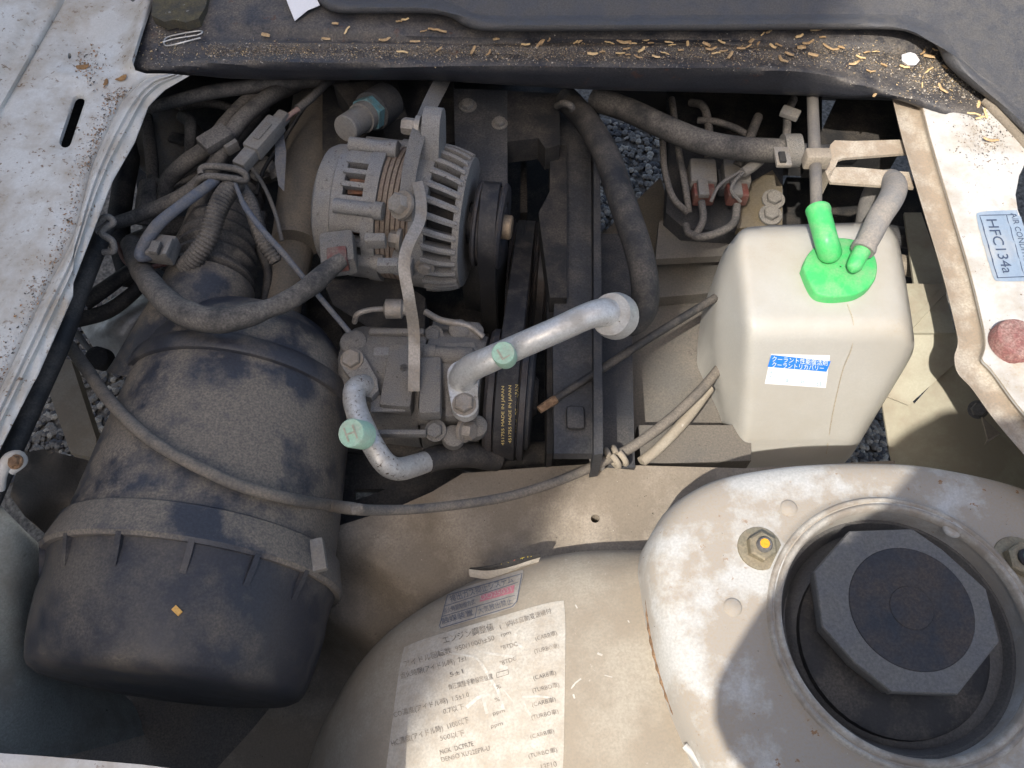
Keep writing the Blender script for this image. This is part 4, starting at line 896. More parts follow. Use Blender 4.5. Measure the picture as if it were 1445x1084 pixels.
for i, (x, y) in enumerate(((862, 648), (872, 644))):
    c = W(x, y, -.085); ax = (W(890, 632, -.085)-W(850, 652, -.085)).normalized(); u = Vector((0, 0, 1)); v = ax.cross(u).normalized(); u = v.cross(ax)
    MB().tube([c+ax*.0035*math.sin(t*.2)+(u*math.cos(t*2*math.pi/20)+v*math.sin(t*2*math.pi/20))*.0085 for t in range(21)], .0028, 8).build('coil', m_cream, tie, 60)
hose('stem', None, None, [(822, 618, -.09, 5), (838, 632, -.075, 5), (836, 648, -.078, 5), (850, 660, -.09, 5)], m=m_castd, parent=tie, n=16)
MB().bolt(W(824, 614, -.09), Z, .006, .005).build('screw', m_steel, tie)
# ================================================================== radiator shroud and panels
shr = thing('radiator_shroud', 'dark upright radiator shroud right of the belts', 'shroud', W(810, 400, -.33))
slab('side_plate', [(790, 140), (834, 145), (836, 640), (782, 640), (780, 480), (788, 300)], -.06, .012, m_dark, shr)
slab('edge_rib', [(838, 145), (846, 145), (851, 640), (838, 642)], -.045, .05, m_dark, shr)
slab('edge_rib', [(772, 300), (784, 300), (780, 640), (772, 640)], -.075, .06, m_deep, shr)
slab('lower_plate', [(848, 330), (888, 330), (896, 660), (848, 660)], -.10, .01, m_dark, shr)
MB().box(W(812, 590, -.058), (.016, .022, .006), None, .004).build('boss', m_dark, shr)
slab('front_frame', [(716, 128), (790, 132), (790, 205), (770, 210), (760, 195), (716, 200)], -.03, .03, m_deep, shr)
slab('front_frame', [(776, 205), (800, 205), (800, 420), (776, 420), (760, 300), (776, 270)], -.05, .03, m_deep, shr)
o = slab('pale_sill', [(700, 190), (790, 190), (790, 310), (700, 310)], -.36, .02, mat('pale_sill_paint', (.62, .63, .64), (.45, .42, .37), .4, 20, .5), None); tag(o, 'pale painted sill glimpsed through the slit beside the belts', 'sill')
slab('divider', [(736, 130), (742, 130), (744, 300), (734, 300)], -.12, .02, m_deep, shr)
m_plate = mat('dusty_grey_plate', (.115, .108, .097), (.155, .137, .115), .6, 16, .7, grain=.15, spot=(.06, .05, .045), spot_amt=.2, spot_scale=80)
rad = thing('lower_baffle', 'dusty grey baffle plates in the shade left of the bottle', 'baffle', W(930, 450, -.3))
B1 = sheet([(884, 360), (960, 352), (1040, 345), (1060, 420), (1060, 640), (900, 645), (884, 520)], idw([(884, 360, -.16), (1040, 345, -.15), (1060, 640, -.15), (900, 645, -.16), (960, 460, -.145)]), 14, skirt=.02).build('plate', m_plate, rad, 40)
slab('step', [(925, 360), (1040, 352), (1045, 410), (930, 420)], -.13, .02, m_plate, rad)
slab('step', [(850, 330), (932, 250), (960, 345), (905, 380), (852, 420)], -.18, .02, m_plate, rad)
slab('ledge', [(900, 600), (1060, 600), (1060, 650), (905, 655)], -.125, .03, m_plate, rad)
hose('bonnet_stay_rod', 'thin dark rod slanting between shroud and bottle', 'rod', [(762, 577, -.06, 5), (840, 527, -.055, 6), (920, 475, -.052, 6), (1010, 420, -.05, 6)], m=m_rubd, n=16)
MB().lathe(W(766, 575, -.058), (W(840, 527, -.055)-W(762, 577, -.06)), [(-.004, .0035), (.012, .0042), (.014, .0035)], 10).build('rod_end', m_rust, bpy.data.objects['bonnet_stay_rod'])
# big hoses
hose('suction_hose', 'thick black rubber hose curving from the pipe union up to the gutter', 'hose', [(800, 140, -.03, 17), (828, 172, -.015, 18), (856, 220, -.005, 19), (880, 290, .0, 20), (900, 350, .0, 20), (910, 400, -.006, 20), (908, 436, -.02, 20), (893, 455, -.03, 19), (876, 456, -.022, 17)], m=m_rubd, n=60, seg=20)
rh = hose('radiator_hose', 'thick dusty hose running from the gutter to a spring clamp', 'hose', [(840, 140, -.03, 17), (885, 155, -.02, 17), (935, 178, -.01, 17), (990, 200, -.006, 17), (1045, 210, -.006, 17), (1100, 213, -.008, 17), (1128, 215, -.01, 17)], m=m_rub, n=50, seg=20)
scl = thing('spring_clamp', 'wide metal spring clamp on the end of the thick hose', 'clamp', W(1108, 215, -.02))
MB().lathe(W(1103, 213, -.008), X, [(0, .0145), (0, .0158), (.016, .0158), (.016, .0145)], 28).build('band', m_castd, scl, 30)
MB().box(W(1104, 222, .012), (.014, .022, .004), None, .001).build('ear', m_steel, scl); MB().box(W(1104, 222, .015), (.006, .012, .003), None, .0008).build('ear_slot', m_deep, scl)
hose('pipe_stub', 'short dark pipe the clamped hose pushes onto', 'pipe', [(1125, 215, -.01, 13), (1160, 217, -.012, 13), (1200, 220, -.03, 13)], m=m_dark, n=10, seg=18)
hose('hose_ring', 'rubber ring round the top of the thick black hose', 'ring', [(786, 150, -.02, 5), (795, 146, -.008, 5), (806, 150, -.006, 5), (808, 158, -.016, 5)], m=m_rub, n=20)
# connectors panel
cpn = thing('fuse_panel', 'dark relay panel with two connectors behind the thick hose', 'panel', W(1010, 260, -.12))
slab('base_plate', [(945, 190), (1105, 215), (1105, 310), (1085, 330), (965, 322), (940, 300)], -.075, .02, m_dark, cpn)
slab('bracket', [(1050, 262), (1090, 240), (1104, 262), (1104, 318), (1040, 322)], -.062, .01, mat('brassy_dusty', (.16, .13, .085), (.15, .13, .10), .5, 40, .6, .3), cpn)
slab('lower_plate', [(930, 312), (1120, 318), (1120, 356), (925, 366)], -.095, .01, m_plate, cpn)
for x, y in ((1091, 282), (1087, 304)): MB().bolt(W(x, y, -.058), Vector((0, -.1, 1)), .0075, .007, washer=1.5).build('bolt', m_castd, cpn)
for x, y in ((990, 250), (1037, 250)):
    c = W(x, y, -.045); con = MB().box(c, (.026, .030, .022), Matrix.Rotation(-.05, 3, 'Z'), .003).build('connector', m_grey, cpn)
    MB().box(W(x+2, y+24, -.045), (.021, .018, .016), None, .003).build('brown_collar', m_brown, con)
    MB().box(W(x+2, y+16, -.034), (.010, .020, .006), None, .0012).build('latch', m_grey, con)
    MB().box(W(x-18, y+8, -.05), (.010, .026, .012), None, .002).build('side_tab', m_dark, con)
for i, pts in enumerate(([(948, 140, -.04), (952, 170, -.03), (958, 215, -.035), (968, 270, -.04), (972, 300, -.05)], [(935, 195, -.04), (938, 240, -.04), (950, 280, -.04), (970, 300, -.05)], [(990, 285, -.035), (992, 310, -.035), (982, 330, -.04), (972, 330, -.045), (968, 318, -.05)], [(1040, 290, -.035), (1035, 315, -.035), (1010, 330, -.035), (985, 335, -.04), (975, 330, -.045)], [(975, 145, -.04), (992, 150, -.03), (1000, 180, -.03), (1000, 225, -.035)], [(985, 170, -.03), (1010, 172, -.025), (1040, 182, -.025), (1060, 195, -.03)], [(1070, 165, -.03), (1060, 190, -.025), (1052, 215, -.03), (1040, 235, -.035)], [(1120, 140, -.02), (1112, 160, -.015), (1110, 190, -.012), (1105, 220, -.02)])):
    hose('wire', None, None, pts, (5, 5, 5.5, 6, 6, 5, 7, 6)[i], m=m_rub, parent=cpn, n=26, seg=8)
for pts in ([(1070, 232, -.02), (1040, 245, -.02), (1015, 262, -.022), (1003, 285, -.03)], [(1060, 236, -.02), (1040, 252, -.018), (1032, 268, -.02), (1045, 285, -.03)]):
    hose('thin_wire', None, None, pts, 2.5, m=m_castd, parent=cpn, n=20, seg=6)
hose('wire_sleeve', None, None, [(1048, 244, -.02, 7), (1060, 236, -.02, 8), (1072, 226, -.022, 8)], m=m_grey, parent=cpn, n=10)
MB().box(W(1115, 160, -.005), (.018, .012, .006), Matrix.Rotation(-.5, 3, 'Z'), .0015).build('wire_clip', m_grey, cpn)
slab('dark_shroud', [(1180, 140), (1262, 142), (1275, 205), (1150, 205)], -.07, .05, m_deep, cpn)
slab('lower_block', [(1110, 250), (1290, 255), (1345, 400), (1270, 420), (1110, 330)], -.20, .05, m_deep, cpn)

# ================================================================== coolant bottle
BO = [(1036, 336), (1046, 325), (1062, 320), (1150, 316), (1240, 314), (1254, 318), (1264, 330), (1270, 348), (1282, 420), (1290, 478), (1289, 494), (1281, 512), (1240, 580), (1206, 636), (1192, 652), (1172, 662), (1120, 665), (1060, 666), (1042, 662), (1030, 648), (1024, 630), (1010, 560), (1001, 495), (1002, 440), (1008, 395), (1020, 358)]
BOs = [(v.x, v.y) for v in spline([Vector((x, y, 0)) for x, y in BO+[BO[0]]], 150)][:-1]
def smin(a_, b_, k_): 
    h_ = max(0, min(1, .5+.5*(b_-a_)/k_)); return b_*(1-h_)+a_*h_-k_*h_*(1-h_)
CRE = [(1040, 320), (1050, 400), (1057, 470), (1053, 560), (1048, 640), (1046, 670)]
def crease_x(y):
    for (x0, y0), (x1, y1) in zip(CRE, CRE[1:]):
        if y0 <= y <= y1: return x0+(x1-x0)*(y-y0)/(y1-y0)
    return CRE[0][0] if y < 320 else CRE[-1][0]
def zbt(x, y):
    z = smin(.002, -(y-466)*.00078, .016)
    z = smin(z, z-(crease_x(y)-x)*.0012, .012)
    z = smin(z, .010-(x-1225-(y-320)*.25)*.00022, .010)
    z -= .0025*math.exp(-((y-629)/3.0)**2)*(1 if x > 1030 else .3)
    if y > 629: z -= .0006*(y-629)*.5
    d = abs(dline(x, y, BOs+[BOs[0]])); z -= .016*math.exp(-d/5.0)
    return z
BT = sheet(BOs, zbt, 5.5, skirt=.06); bt_bvh = BT.bvh()
cb_ = W(1140, 500, -.15)
btl = thing('coolant_bottle', 'translucent white coolant overflow bottle with a bright green cap', 'bottle', (cb_.x, cb_.y, -.155))
BT.build('bottle_body', m_bottle, btl, 60)
sm = MB(); q = []
for x, y in ((1196, 430), (1204, 455), (1202, 490), (1190, 520), (1180, 560), (1172, 600), (1166, 640)): q.append(hit(bt_bvh, x, y, .0003))
sm.tube(spline(q, 40), .0005, 6).build('mould_seam', mat('seam_dirt', (.42, .37, .29)), btl, 60)
# cap
CP = [(1133, 376), (1139, 360), (1152, 346), (1168, 338), (1190, 335), (1215, 341), (1233, 357), (1239, 378), (1233, 398), (1214, 413), (1190, 418), (1168, 418), (1152, 413), (1142, 398)]
zc_ = .012; q = [W(x, y, zc_) for x, y in CP]; q = spline(q+[q[0]], 57)[:-1]; cc = sum(q, Vector())/len(q)
cap_ = MB().grid([[cc+(p-cc)*s+Z*dz for p in q] for s, dz in ((1.0, -.012), (1.0, -.0025), (.985, -.0006), (.95, 0), (.5, .0006), (.02, .0006))], closed_u=True); cap_bvh = cap_.bvh()
capo = cap_.build('cap', m_green, btl, 50); capo['label'] = 'bright green push-on cap with two spouts'
def spout(pts, flare):
    s, r = path(pts, 24); mb = MB().tube(s, r, 24, caps=False)
    mb.build('spout', m_green, capo, 60)
s, r = path([(1171, 358, .014, 1), (1171, 357, .02, 17), (1166, 340, .030, 16.5), (1160, 318, .032, 16.5), (1156, 303, .034, 16.5), (1155, 298, .034, 17.5), (1154, 295, .034, 17), (1154, 294, .034, 10), (1154, 294, .034, 1)], 60); MB().tube(s, r, 24).build('spout', m_green, capo, 50)
s, r = path([(1205, 378, .020, 1), (1205, 377, .023, 11), (1212, 362, .026, 12), (1222, 345, .028, 12)], 30); MB().tube(s, r, 22).build('spout', m_green, capo, 50)
hose('overflow_hose', 'dusty grey hose looping from the small green spout', 'hose', [(1217, 354, .027, 15), (1228, 333, .030, 16), (1242, 305, .032, 17), (1256, 283, .030, 17.5), (1262, 266, .022, 17.5), (1256, 256, .008, 17), (1242, 260, -.010, 16), (1230, 280, -.03, 15), (1224, 305, -.05, 15), (1222, 330, -.07, 15)], m=mat('grey_rubber', (.20, .195, .19), (.28, .25, .215), .6, 40, .75, grain=.12), n=60, seg=22)
MB().lathe(W(1219, 350, .0275), (W(1228, 333, .030)-W(1217, 354, .027)), [(-.003, .0086), (-.003, .0098), (.0, .0104), (.003, .0098)], 24).build('hose_end_ring', mat('grey_rubber', (.2, .2, .19)), bpy.data.objects['overflow_hose'], 40)
hose('clear_tube', 'grimy clear tube rising from the larger green spout', 'tube', [(1152, 300, .032, 8), (1151, 250, .03, 8.5), (1149, 200, .025, 8.5), (1147, 150, .015, 8), (1146, 118, .0, 8)], m=mat('grimy_clear_tube', (.12, .112, .105), (.19, .17, .145), .5, 40, .3, grain=.1), n=30, seg=18)
br = thing('tube_bracket', 'folded beige bracket clipping the clear tube to the radiator support', 'bracket', W(1220, 225, .0))
for P in ([(1172, 204), (1178, 198), (1205, 199), (1275, 197), (1282, 216), (1190, 223), (1182, 226)], [(1168, 247), (1178, 236), (1205, 236), (1284, 243), (1290, 265), (1200, 259), (1172, 257)]):
    slab('arm', P, .018, .003, m_flange, br)
MB().prism([W(1172, 204, .018), W(1184, 224, .018), W(1170, 255, .018), W(1164, 240, .018)], Vector((0, 0, -.018))).build('end_fold', m_flange, br, 30)
MB().box(W(1152, 224, .032), (.022, .012, .016), None, .0025).build('tube_clip', m_cross, br)
# blue and white service sticker
sk_ = MB(); patch(sk_, bt_bvh, [(1088, 499), (1171, 501), (1165, 547), (1079, 541)], 12, 0, .0005)
patch(sk_, bt_bvh, [(1088, 500), (1172, 509), (1166, 524), (1083, 517)], 12, 1, .0008)
print_text(sk_, bt_bvh, 'クーラント性能復活剤', (1089, 508.5), (1167, 514.5), 6.2, 2, .0011)
print_text(sk_, bt_bvh, 'クーラントリカバリー', (1089, 516.5), (1162, 522), 6.2, 2, .0011)
for s_, x, y in (('年', 1108, 539), ('月', 1129, 541), ('日', 1152, 543.5)): print_text(sk_, bt_bvh, s_, (x, y), (x+5.5, y+.4), 5.5, 3, .0009)
print_text(sk_, bt_bvh, '注', (1084, 527), (1090, 527), 5, 3, .0009); print_text(sk_, bt_bvh, '入', (1084, 534), (1090, 534), 5, 3, .0009)
sko_ = sk_.build('service_sticker', [m_paper, mat('sticker_blue', (.02, .20, .72), grain=.02, bump=0), mat('sticker_white', (.82, .82, .82), grain=.02, bump=0), mat('sticker_teal_ink', (.12, .30, .38), grain=.02, bump=0)], btl, 0, rec=False); sko_['label'] = 'white sticker with a blue band of Japanese lettering'

# ================================================================== cream plastic duct below the radiator support
dt = thing('cream_duct', 'cream plastic duct under the radiator support beside the bottle', 'duct', W(1330, 600, -.22))
def poly(name, P, m, parent): 
    mb = MB().add([W(*p) for p in P], [tuple(range(len(P)))]); n = (mb.v[1]-mb.v[0]).cross(mb.v[2]-mb.v[0]).normalized()
    if n.z < 0: n = -n
    return MB().prism(mb.v, -n*.003).build(name, m, parent, 20)
poly('upper_plate', [(1268, 400, -.05), (1332, 401, -.05), (1348, 470, -.05), (1262, 470, -.055)], m_creamp, dt)
poly('step_face', [(1250, 468, -.058), (1350, 466, -.052), (1360, 500, -.06), (1340, 520, -.07), (1282, 572, -.10), (1252, 560, -.10), (1240, 520, -.08)], m_creamp, dt)
poly('front_face', [(1243, 556, -.102), (1280, 552, -.10), (1290, 570, -.10), (1345, 508, -.072), (1380, 540, -.07), (1470, 640, -.07), (1470, 760, -.16), (1270, 690, -.16), (1256, 640, -.14)], m_creamp, dt)
poly('ridge', [(1268, 470, -.052), (1333, 402, -.046), (1337, 410, -.046), (1280, 472, -.051)], m_creamp, dt)
MB().bolt(W(1380, 578, -.055), Vector((-.5, -.5, 1)), .006, .008).build('screw', m_hex, dt)
MB().prism([W(1386, 588, -.05), W(1394, 620, -.055), W(1390, 627, -.055), W(1412, 612, -.05)], Vector((0, 0, -.002))).build('clip', m_cross, dt, 20)
poly('back_strip', [(1276, 300, -.08), (1300, 300, -.08), (1335, 400, -.07), (1290, 402, -.07)], m_creamp, dt)
for i, (x, y, z) in enumerate(((1245, 330, -.10), (1262, 372, -.10))):
    hose('rib_hose', 'dark pipe behind the bottle near the radiator support' if i else 'upper dark pipe behind the bottle near the radiator support', 'pipe', [(x-40, y-10, z, 14), (x, y, z, 15), (x+45, y+8, z, 15)], m=m_cross if i else m_dark, n=14)
# ================================================================== strut mount in the tower
sm_ = thing('strut_mount', 'black strut mount with a large eight-sided steel plate in the tower', 'strut mount', SC-Z*.05)
MB().lathe(SC-Z*.045, Z, [(0, .0), (0, .070), (.012, .083), (.030, RH-.003), (.031, RH-.006), (.016, .074), (.013, .05), (.012, .0)], 64).build('rubber_cup', m_hex, sm_, 40)
MB().lathe(W(1268, 893, -.026), Vector((0, 0, 1)), [(-.012, .0815), (-.003, .080), (.003, .0755), (.006, .067), (.006, .0)], 64).build('bearing_seat', m_hex, sm_, 40)
MB().lathe(W(1258, 905, -.0195), Vector((-.02, -.03, 1)), [(-.002, .066), (.004, .0655), (.0055, .062), (.0055, .03)], 48).build('rubber_bump_ring', m_rubd, sm_, 40)
OC = [(1199, 749), (1288, 746), (1330, 775), (1392, 831), (1411, 905), (1352, 980), (1258, 977), (1205, 935), (1160, 884), (1149, 806)]
oc = [W(x, y, .010) for x, y in OC]; occ = sum(oc, Vector())/len(oc); ocr = []
for i in range(len(oc)):
    p0, p1 = oc[i], oc[(i+1) % len(oc)]; ocr += [p0.lerp(p1, j/8) for j in range(8)]
dc = W(1286, 858, .010); ring = [dc+(p-dc).normalized()*.0425 for p in ocr]
pl_ = MB().grid([[occ+(p-occ)*s+Z*dz for p in ocr] for s, dz in ((.96, -.018), (.965, -.009), (1.0, -.008), (1.0, -.0012), (.985, 0))]+[ring, [p-Z*.001 for p in ring]], closed_u=True).build('octagon_plate', m_hex, sm_, 30)
MB().lathe(W(1286, 858, .0095), Z, [(-.004, .0435), (-.0005, .0432), (.0006, .042), (.0006, .0155), (.0003, .0150), (.0008, .0145), (.0009, 0)], 56).build('centre_disc', m_black, sm_, 40)

# ================================================================== stickers on the wheel arch
ink = mat('faded_ink', (.15, .135, .12), (.36, .31, .25), .5, 90, .7, grain=.2, bump=0)
st1 = MB(); Q1 = [(568, 911), (799, 843), (795, 1110), (534, 1174)]; patch(st1, ar_bvh, Q1, 22, 0, .0005, rad=.03)
def zx(a, b): return (540+a/3.453, 770+b/3.453)
for t, a, b, h in (('エンジン調整値', (300, 480), (545, 412), 8.5), ('(   )内は自動変速機付', (575, 408), (825, 330), 6.5), ('アイドル回転数  950(1000)±50', (112, 592), (548, 462), 7), ('rpm', (580, 446), (626, 432), 5), ('°BTDC', (580, 512), (660, 490), 6), ('点火時期(アイドル時)  7±1', (92, 650), (410, 562), 7), ('°BTDC', (575, 586), (655, 560), 6), ('5±1', (332, 642), (396, 624), 6.5), ('負圧調整手動設定位置', (325, 704), (540, 650), 6.5), ('CO濃度(アイドル時)  1.5±1.0', (60, 838), (425, 738), 7), ('%', (556, 702), (578, 696), 6), ('0.7以下', (300, 822), (402, 796), 7), ('%', (550, 764), (574, 758), 6), ('HC濃度(アイドル時)  1100以下', (50, 978), (425, 862), 7.5), ('ppm', (540, 828), (598, 812), 5.5), ('500以下', (285, 952), (402, 924), 7), ('ppm', (530, 890), (588, 874), 5.5), ('NGK  DCPR7E', (285, 1020), (446, 976), 7), ('DENSO XU22EPR-U', (290, 1056), (525, 998), 7),
   ('(CARB車)', (748, 466), (852, 438), 6), ('(TURBO車)', (742, 528), (862, 498), 6), ('(CARB車)', (737, 656), (847, 630), 6), ('(TURBO車)', (733, 718), (862, 688), 6), ('(CARB車)', (730, 786), (845, 760), 6), ('(TURBO車)', (728, 848), (858, 818), 6), ('(CARB車)', (722, 942), (838, 914), 6), ('(TURBO車)', (713, 1036), (852, 1004), 6), ('13F10', (775, 1092), (850, 1076), 8)):
    print_text(st1, ar_bvh, t, zx(*a), zx(*b), h, 1, .0009)
stroke(st1, ar_bvh, [zx(558, 645), zx(555, 622), zx(612, 606), zx(616, 628), zx(558, 645)], .8, 1)
for P, w_ in (([(235, 505), (330, 525), (450, 545), (480, 570)], 4), ([(470, 520), (540, 530), (650, 545)], 5), ([(478, 570), (520, 640), (560, 700), (590, 800)], 6), ([(410, 790), (460, 745), (520, 720)], 7), ([(490, 740), (510, 820)], 6), ([(680, 740), (760, 735), (825, 742)], 4), ([(680, 745), (700, 800), (720, 825)], 5), ([(650, 430), (640, 470), (680, 500)], 6), ([(590, 705), (640, 765)], 3), ([(570, 590), (610, 600)], 8)):
    stroke(st1, ar_bvh, [zx(*p) for p in P], w_*.7, 2, .0007)
m_stk = mat('dusty_sticker', (.50, .475, .42), (.36, .31, .245), .6, 70, .6, grain=.16, soft=.2, bump=.06); m_scr = mat('scraped_white', (.52, .50, .45), (.44, .40, .34), .5, 120, .7, grain=.15)
o = st1.build('specification_sticker', [m_stk, ink, m_scr], aro, 60, rec=False); o['label'] = 'large scuffed white engine specification sticker'
st2 = MB(); patch(st2, ar_bvh, [(634, 836), (741, 803), (728, 858), (617, 890)], 14, 0, .0005, rad=.05)
def z2(a, b): return zx(a, b)
stroke(st2, ar_bvh, [z2(318, 245), z2(680, 140), z2(655, 275), z2(632, 300), z2(285, 405), z2(280, 392), z2(318, 245)], 1.2, 1)
stroke(st2, ar_bvh, [z2(300, 300), z2(660, 182)], .9, 1); stroke(st2, ar_bvh, [z2(288, 350), z2(645, 245)], .9, 1); stroke(st2, ar_bvh, [z2(462, 300), z2(452, 355)], .9, 1)
patch(st2, ar_bvh, [z2(482, 244), z2(645, 194), z2(640, 232), z2(474, 278)], 6, 2, .0007)
print_text(st2, ar_bvh, '排出ガス抑止システム', z2(335, 278), z2(640, 180), 8, 1); print_text(st2, ar_bvh, 'DQ25031', z2(482, 270), z2(632, 226), 7, 3, .001)
print_text(st2, ar_bvh, '点火時期制御方式', z2(302, 335), z2(455, 286), 6, 1); print_text(st2, ar_bvh, '触媒装置', z2(292, 385), z2(445, 340), 7, 1); print_text(st2, ar_bvh, '大気放出禁止', z2(470, 335), z2(635, 285), 7, 1)
o = st2.build('emission_sticker', [mat('grey_sticker', (.38, .355, .32), (.33, .29, .235), .6, 60, .6, grain=.12), mat('blue_grey_ink', (.14, .15, .18), grain=.1), mat('pink_band', (.50, .20, .23), grain=.1), mat('pale_ink', (.45, .33, .31))], aro, 60, rec=False); o['label'] = 'small grey sticker with a pink band and Japanese lettering'
# peeled, curled top of that sticker
CR = [[(663, 814, .0), (690, 817, .0), (720, 807, .0), (745, 798, .0), (760, 793, .0)], [(662, 809, .004), (690, 811, .004), (720, 804, .003), (745, 797, .002), (761, 790, .001)], [(662, 803, .008), (690, 806, .007), (720, 803, .005), (745, 796, .003), (762, 788, .002)], [(664, 801, .010), (690, 802, .010), (720, 797, .008), (745, 790, .006), (763, 785, .004)], [(668, 801, .010), (690, 798, .011), (720, 791, .010), (745, 784, .008), (763, 782, .005)]]
cr = []
for r_ in CR: cr.append(spline([W(x, y, ((hit(ar_bvh, c0[0], c0[1], 0) or W(c0[0], c0[1], -.1)).z)+dz) for (x, y, dz), c0 in zip(r_, CR[0])], 24))
rows = [[cr[i][j] for i in range(5)] for j in range(24)]; rows = [spline(r_, 11) for r_ in rows]
cu_ = MB().grid(rows); cu_bvh = cu_.bvh(); nf = len(cu_.f)
for j, r in enumerate(cu_.m): cu_.m[j] = 0 if j % 10 < 6 else 1
for i, x in enumerate((704, 714, 724, 734, 744)): print_text(cu_, cu_bvh, 'キャブ車用'[i], (x, 797-i*2.6), (x+6, 795-i*2.6), 6, 2 if i != 2 else 3, .0006)
o = cu_.build('peeled_sticker', [m_stk, mat('dark_sticker_back', (.035, .033, .03)), mat('yellow_print', (.55, .42, .05)), mat('red_print', (.35, .08, .06))], aro, 60, rec=False); o['label'] = 'curled peeled strip with a dark back'
scm = MB()
for P, w_ in (([(843, 922), (850, 925)], 3), ([(806, 972), (812, 964), (820, 958)], 2.2), ([(809, 980), (811, 986)], 2.5), ([(853, 953), (864, 956)], 1.8), ([(812, 854), (815, 859)], 2), ([(886, 876), (888, 879)], 1.5)): stroke(scm, ar_bvh, P, w_, 0, .0005)
scm.build('paint_scratches', m_scr, aro, 0, rec=False)
# air conditioner label on the radiator support
st3 = MB(); patch(st3, rp_bvh, [(1375, 299), (1500, 295), (1524, 394), (1403, 399)], 40, 0, .0007, rad=.05)
stroke(st3, rp_bvh, [(1520, 302), (1383, 305), (1408, 393), (1520, 388)], 1.1, 1, .001); stroke(st3, rp_bvh, [(1420, 304), (1446, 392)], 1.1, 1, .001)
print_text(st3, rp_bvh, 'HFC134a', (1391, 311), (1415, 387), 15, 1, .0012, upd=(1, -.02)); print_text(st3, rp_bvh, 'AIR CONDITIONER', (1426, 302), (1452, 392), 8, 1, .0012, upd=(1, -.02))
print_text(st3, rp_bvh, 'REFRIGERANT', (1440, 306), (1462, 388), 6, 1, .0012, upd=(1, -.02))
o = st3.build('air_conditioner_label', [mat('silver_blue_label', (.33, .41, .50), (.42, .42, .42), .3, 30, .35, .3, grain=.04, bump=0), mat('navy_ink', (.05, .07, .12), grain=.03, bump=0)], rpo, 60, rec=False); o['label'] = 'silver blue label reading HFC134a'

# ================================================================== litter in the gutter
rs = random.Random(11)
pa = MB(); P = [hit(cowl_bvh, x, y, l) for x, y, l in ((398, -14, .012), (440, -14, .012), (446, 4, .010), (453, 15, .006), (436, 22, .006), (417, 33, .003), (408, 12, .005))]
o = MB().prism(P, Vector((0, 0, -.0004))).build('paper_scrap', m_paper, smooth=0); tag(o, 'folded scrap of white paper at the top left of the gutter', 'paper')
def clipwire(off):
    pts = [(231, 62), (245, 58), (282, 51), (287, 47), (280, 46), (240, 54), (233, 60), (236, 67), (262, 62), (284, 56)]
    s = [hit(cowl_bvh, x+off, y, .002) for x, y in pts]; return MB().tube(spline(s, 50), .0007, 6)
tag(clipwire(0).build('wire_clip', m_alu, smooth=60), 'bent bright wire clip lying at the left end of the gutter', 'clip')
CH = [(376, 51, -10), (474, 36, -15), (490, 44, 60), (563, 33, 10), (586, 62, 0), (568, 76, -5), (598, 46, 10), (612, 44, -5), (572, 30, 25), (620, 71, 60), (668, 72, 70), (690, 77, 62), (622, 46, -8), (760, 65, 55), (765, 62, 60), (742, 66, -5), (775, 55, 80), (813, 62, 48), (818, 58, 42), (836, 79, 5), (850, 74, 0), (880, 62, -5), (884, 70, 24), (893, 60, -12), (900, 83, -18), (886, 80, 8), (912, 56, 20), (905, 72, 55), (918, 64, 10), (938, 76, -20), (944, 58, -10), (948, 66, -4), (970, 62, 75), (1003, 70, 12), (1010, 76, -8), (1018, 58, -25), (1045, 70, -12), (1056, 68, 35), (1070, 60, 65), (1076, 50, 58), (1085, 45, 62), (1090, 66, -40), (1104, 87, -60), (1113, 78, -35), (1098, 64, -25), (1127, 53, 35), (1130, 68, 0), (1150, 45, 10), (1160, 55, -10), (1146, 79, -5), (1175, 70, -10), (1186, 68, -25), (1193, 43, -10), (1213, 84, -15), (1222, 77, 10), (1235, 75, 8), (1246, 94, -40), (1228, 103, 0), (1275, 97, -10), (1302, 75, 55), (1310, 82, -20), (1318, 72, -10), (1332, 97, -55), (1310, 101, 30), (1300, 122, 70), (1328, 128, -60), (1235, 133, 55), (1385, 73, -30), (1398, 83, -35), (1402, 99, -50), (1412, 128, 80), (1372, 108, 15), (545, 57, 30), (540, 60, 10), (461, 57, -10), (700, 55, 20), (1060, 57, 45), (1205, 91, 20), (1165, 65, -40), (1140, 60, 20), (1020, 74, 10), (860, 63, -15), (875, 77, 12), (925, 83, 0), (960, 72, 10), (996, 66, -30), (1030, 80, 60)]
base = []
for v in range(5):
    L_ = (.0105, .0085, .013, .0075, .0115)[v]; w_ = (.0032, .0028, .003, .0036, .0024)[v]
    q = [Vector((L_*(i/4-.5), .0012*math.sin(i*1.3+v)*(v % 3)*.5, .0003*math.sin(i*2+v))) for i in range(5)]
    mb = MB().tube(q, [w_*.5*s for s in (.85, 1, 1.05, .95, .8)], 5, flat=(.55, 1)); base.append(mb)
bmesh_ = []
for v, mb in enumerate(base):
    o = mb.build('wood_chip', [m_wood, mat('pale_wood', (.72, .52, .27), None, grain=.2), mat('yellow_wood', (.55, .46, .12), None, grain=.2)][(0, 1, 0, 0, 1)[v]], smooth=30); bmesh_.append(o.data); bpy.data.objects.remove(o)
allb = [cowl_bvh, rp_bvh]
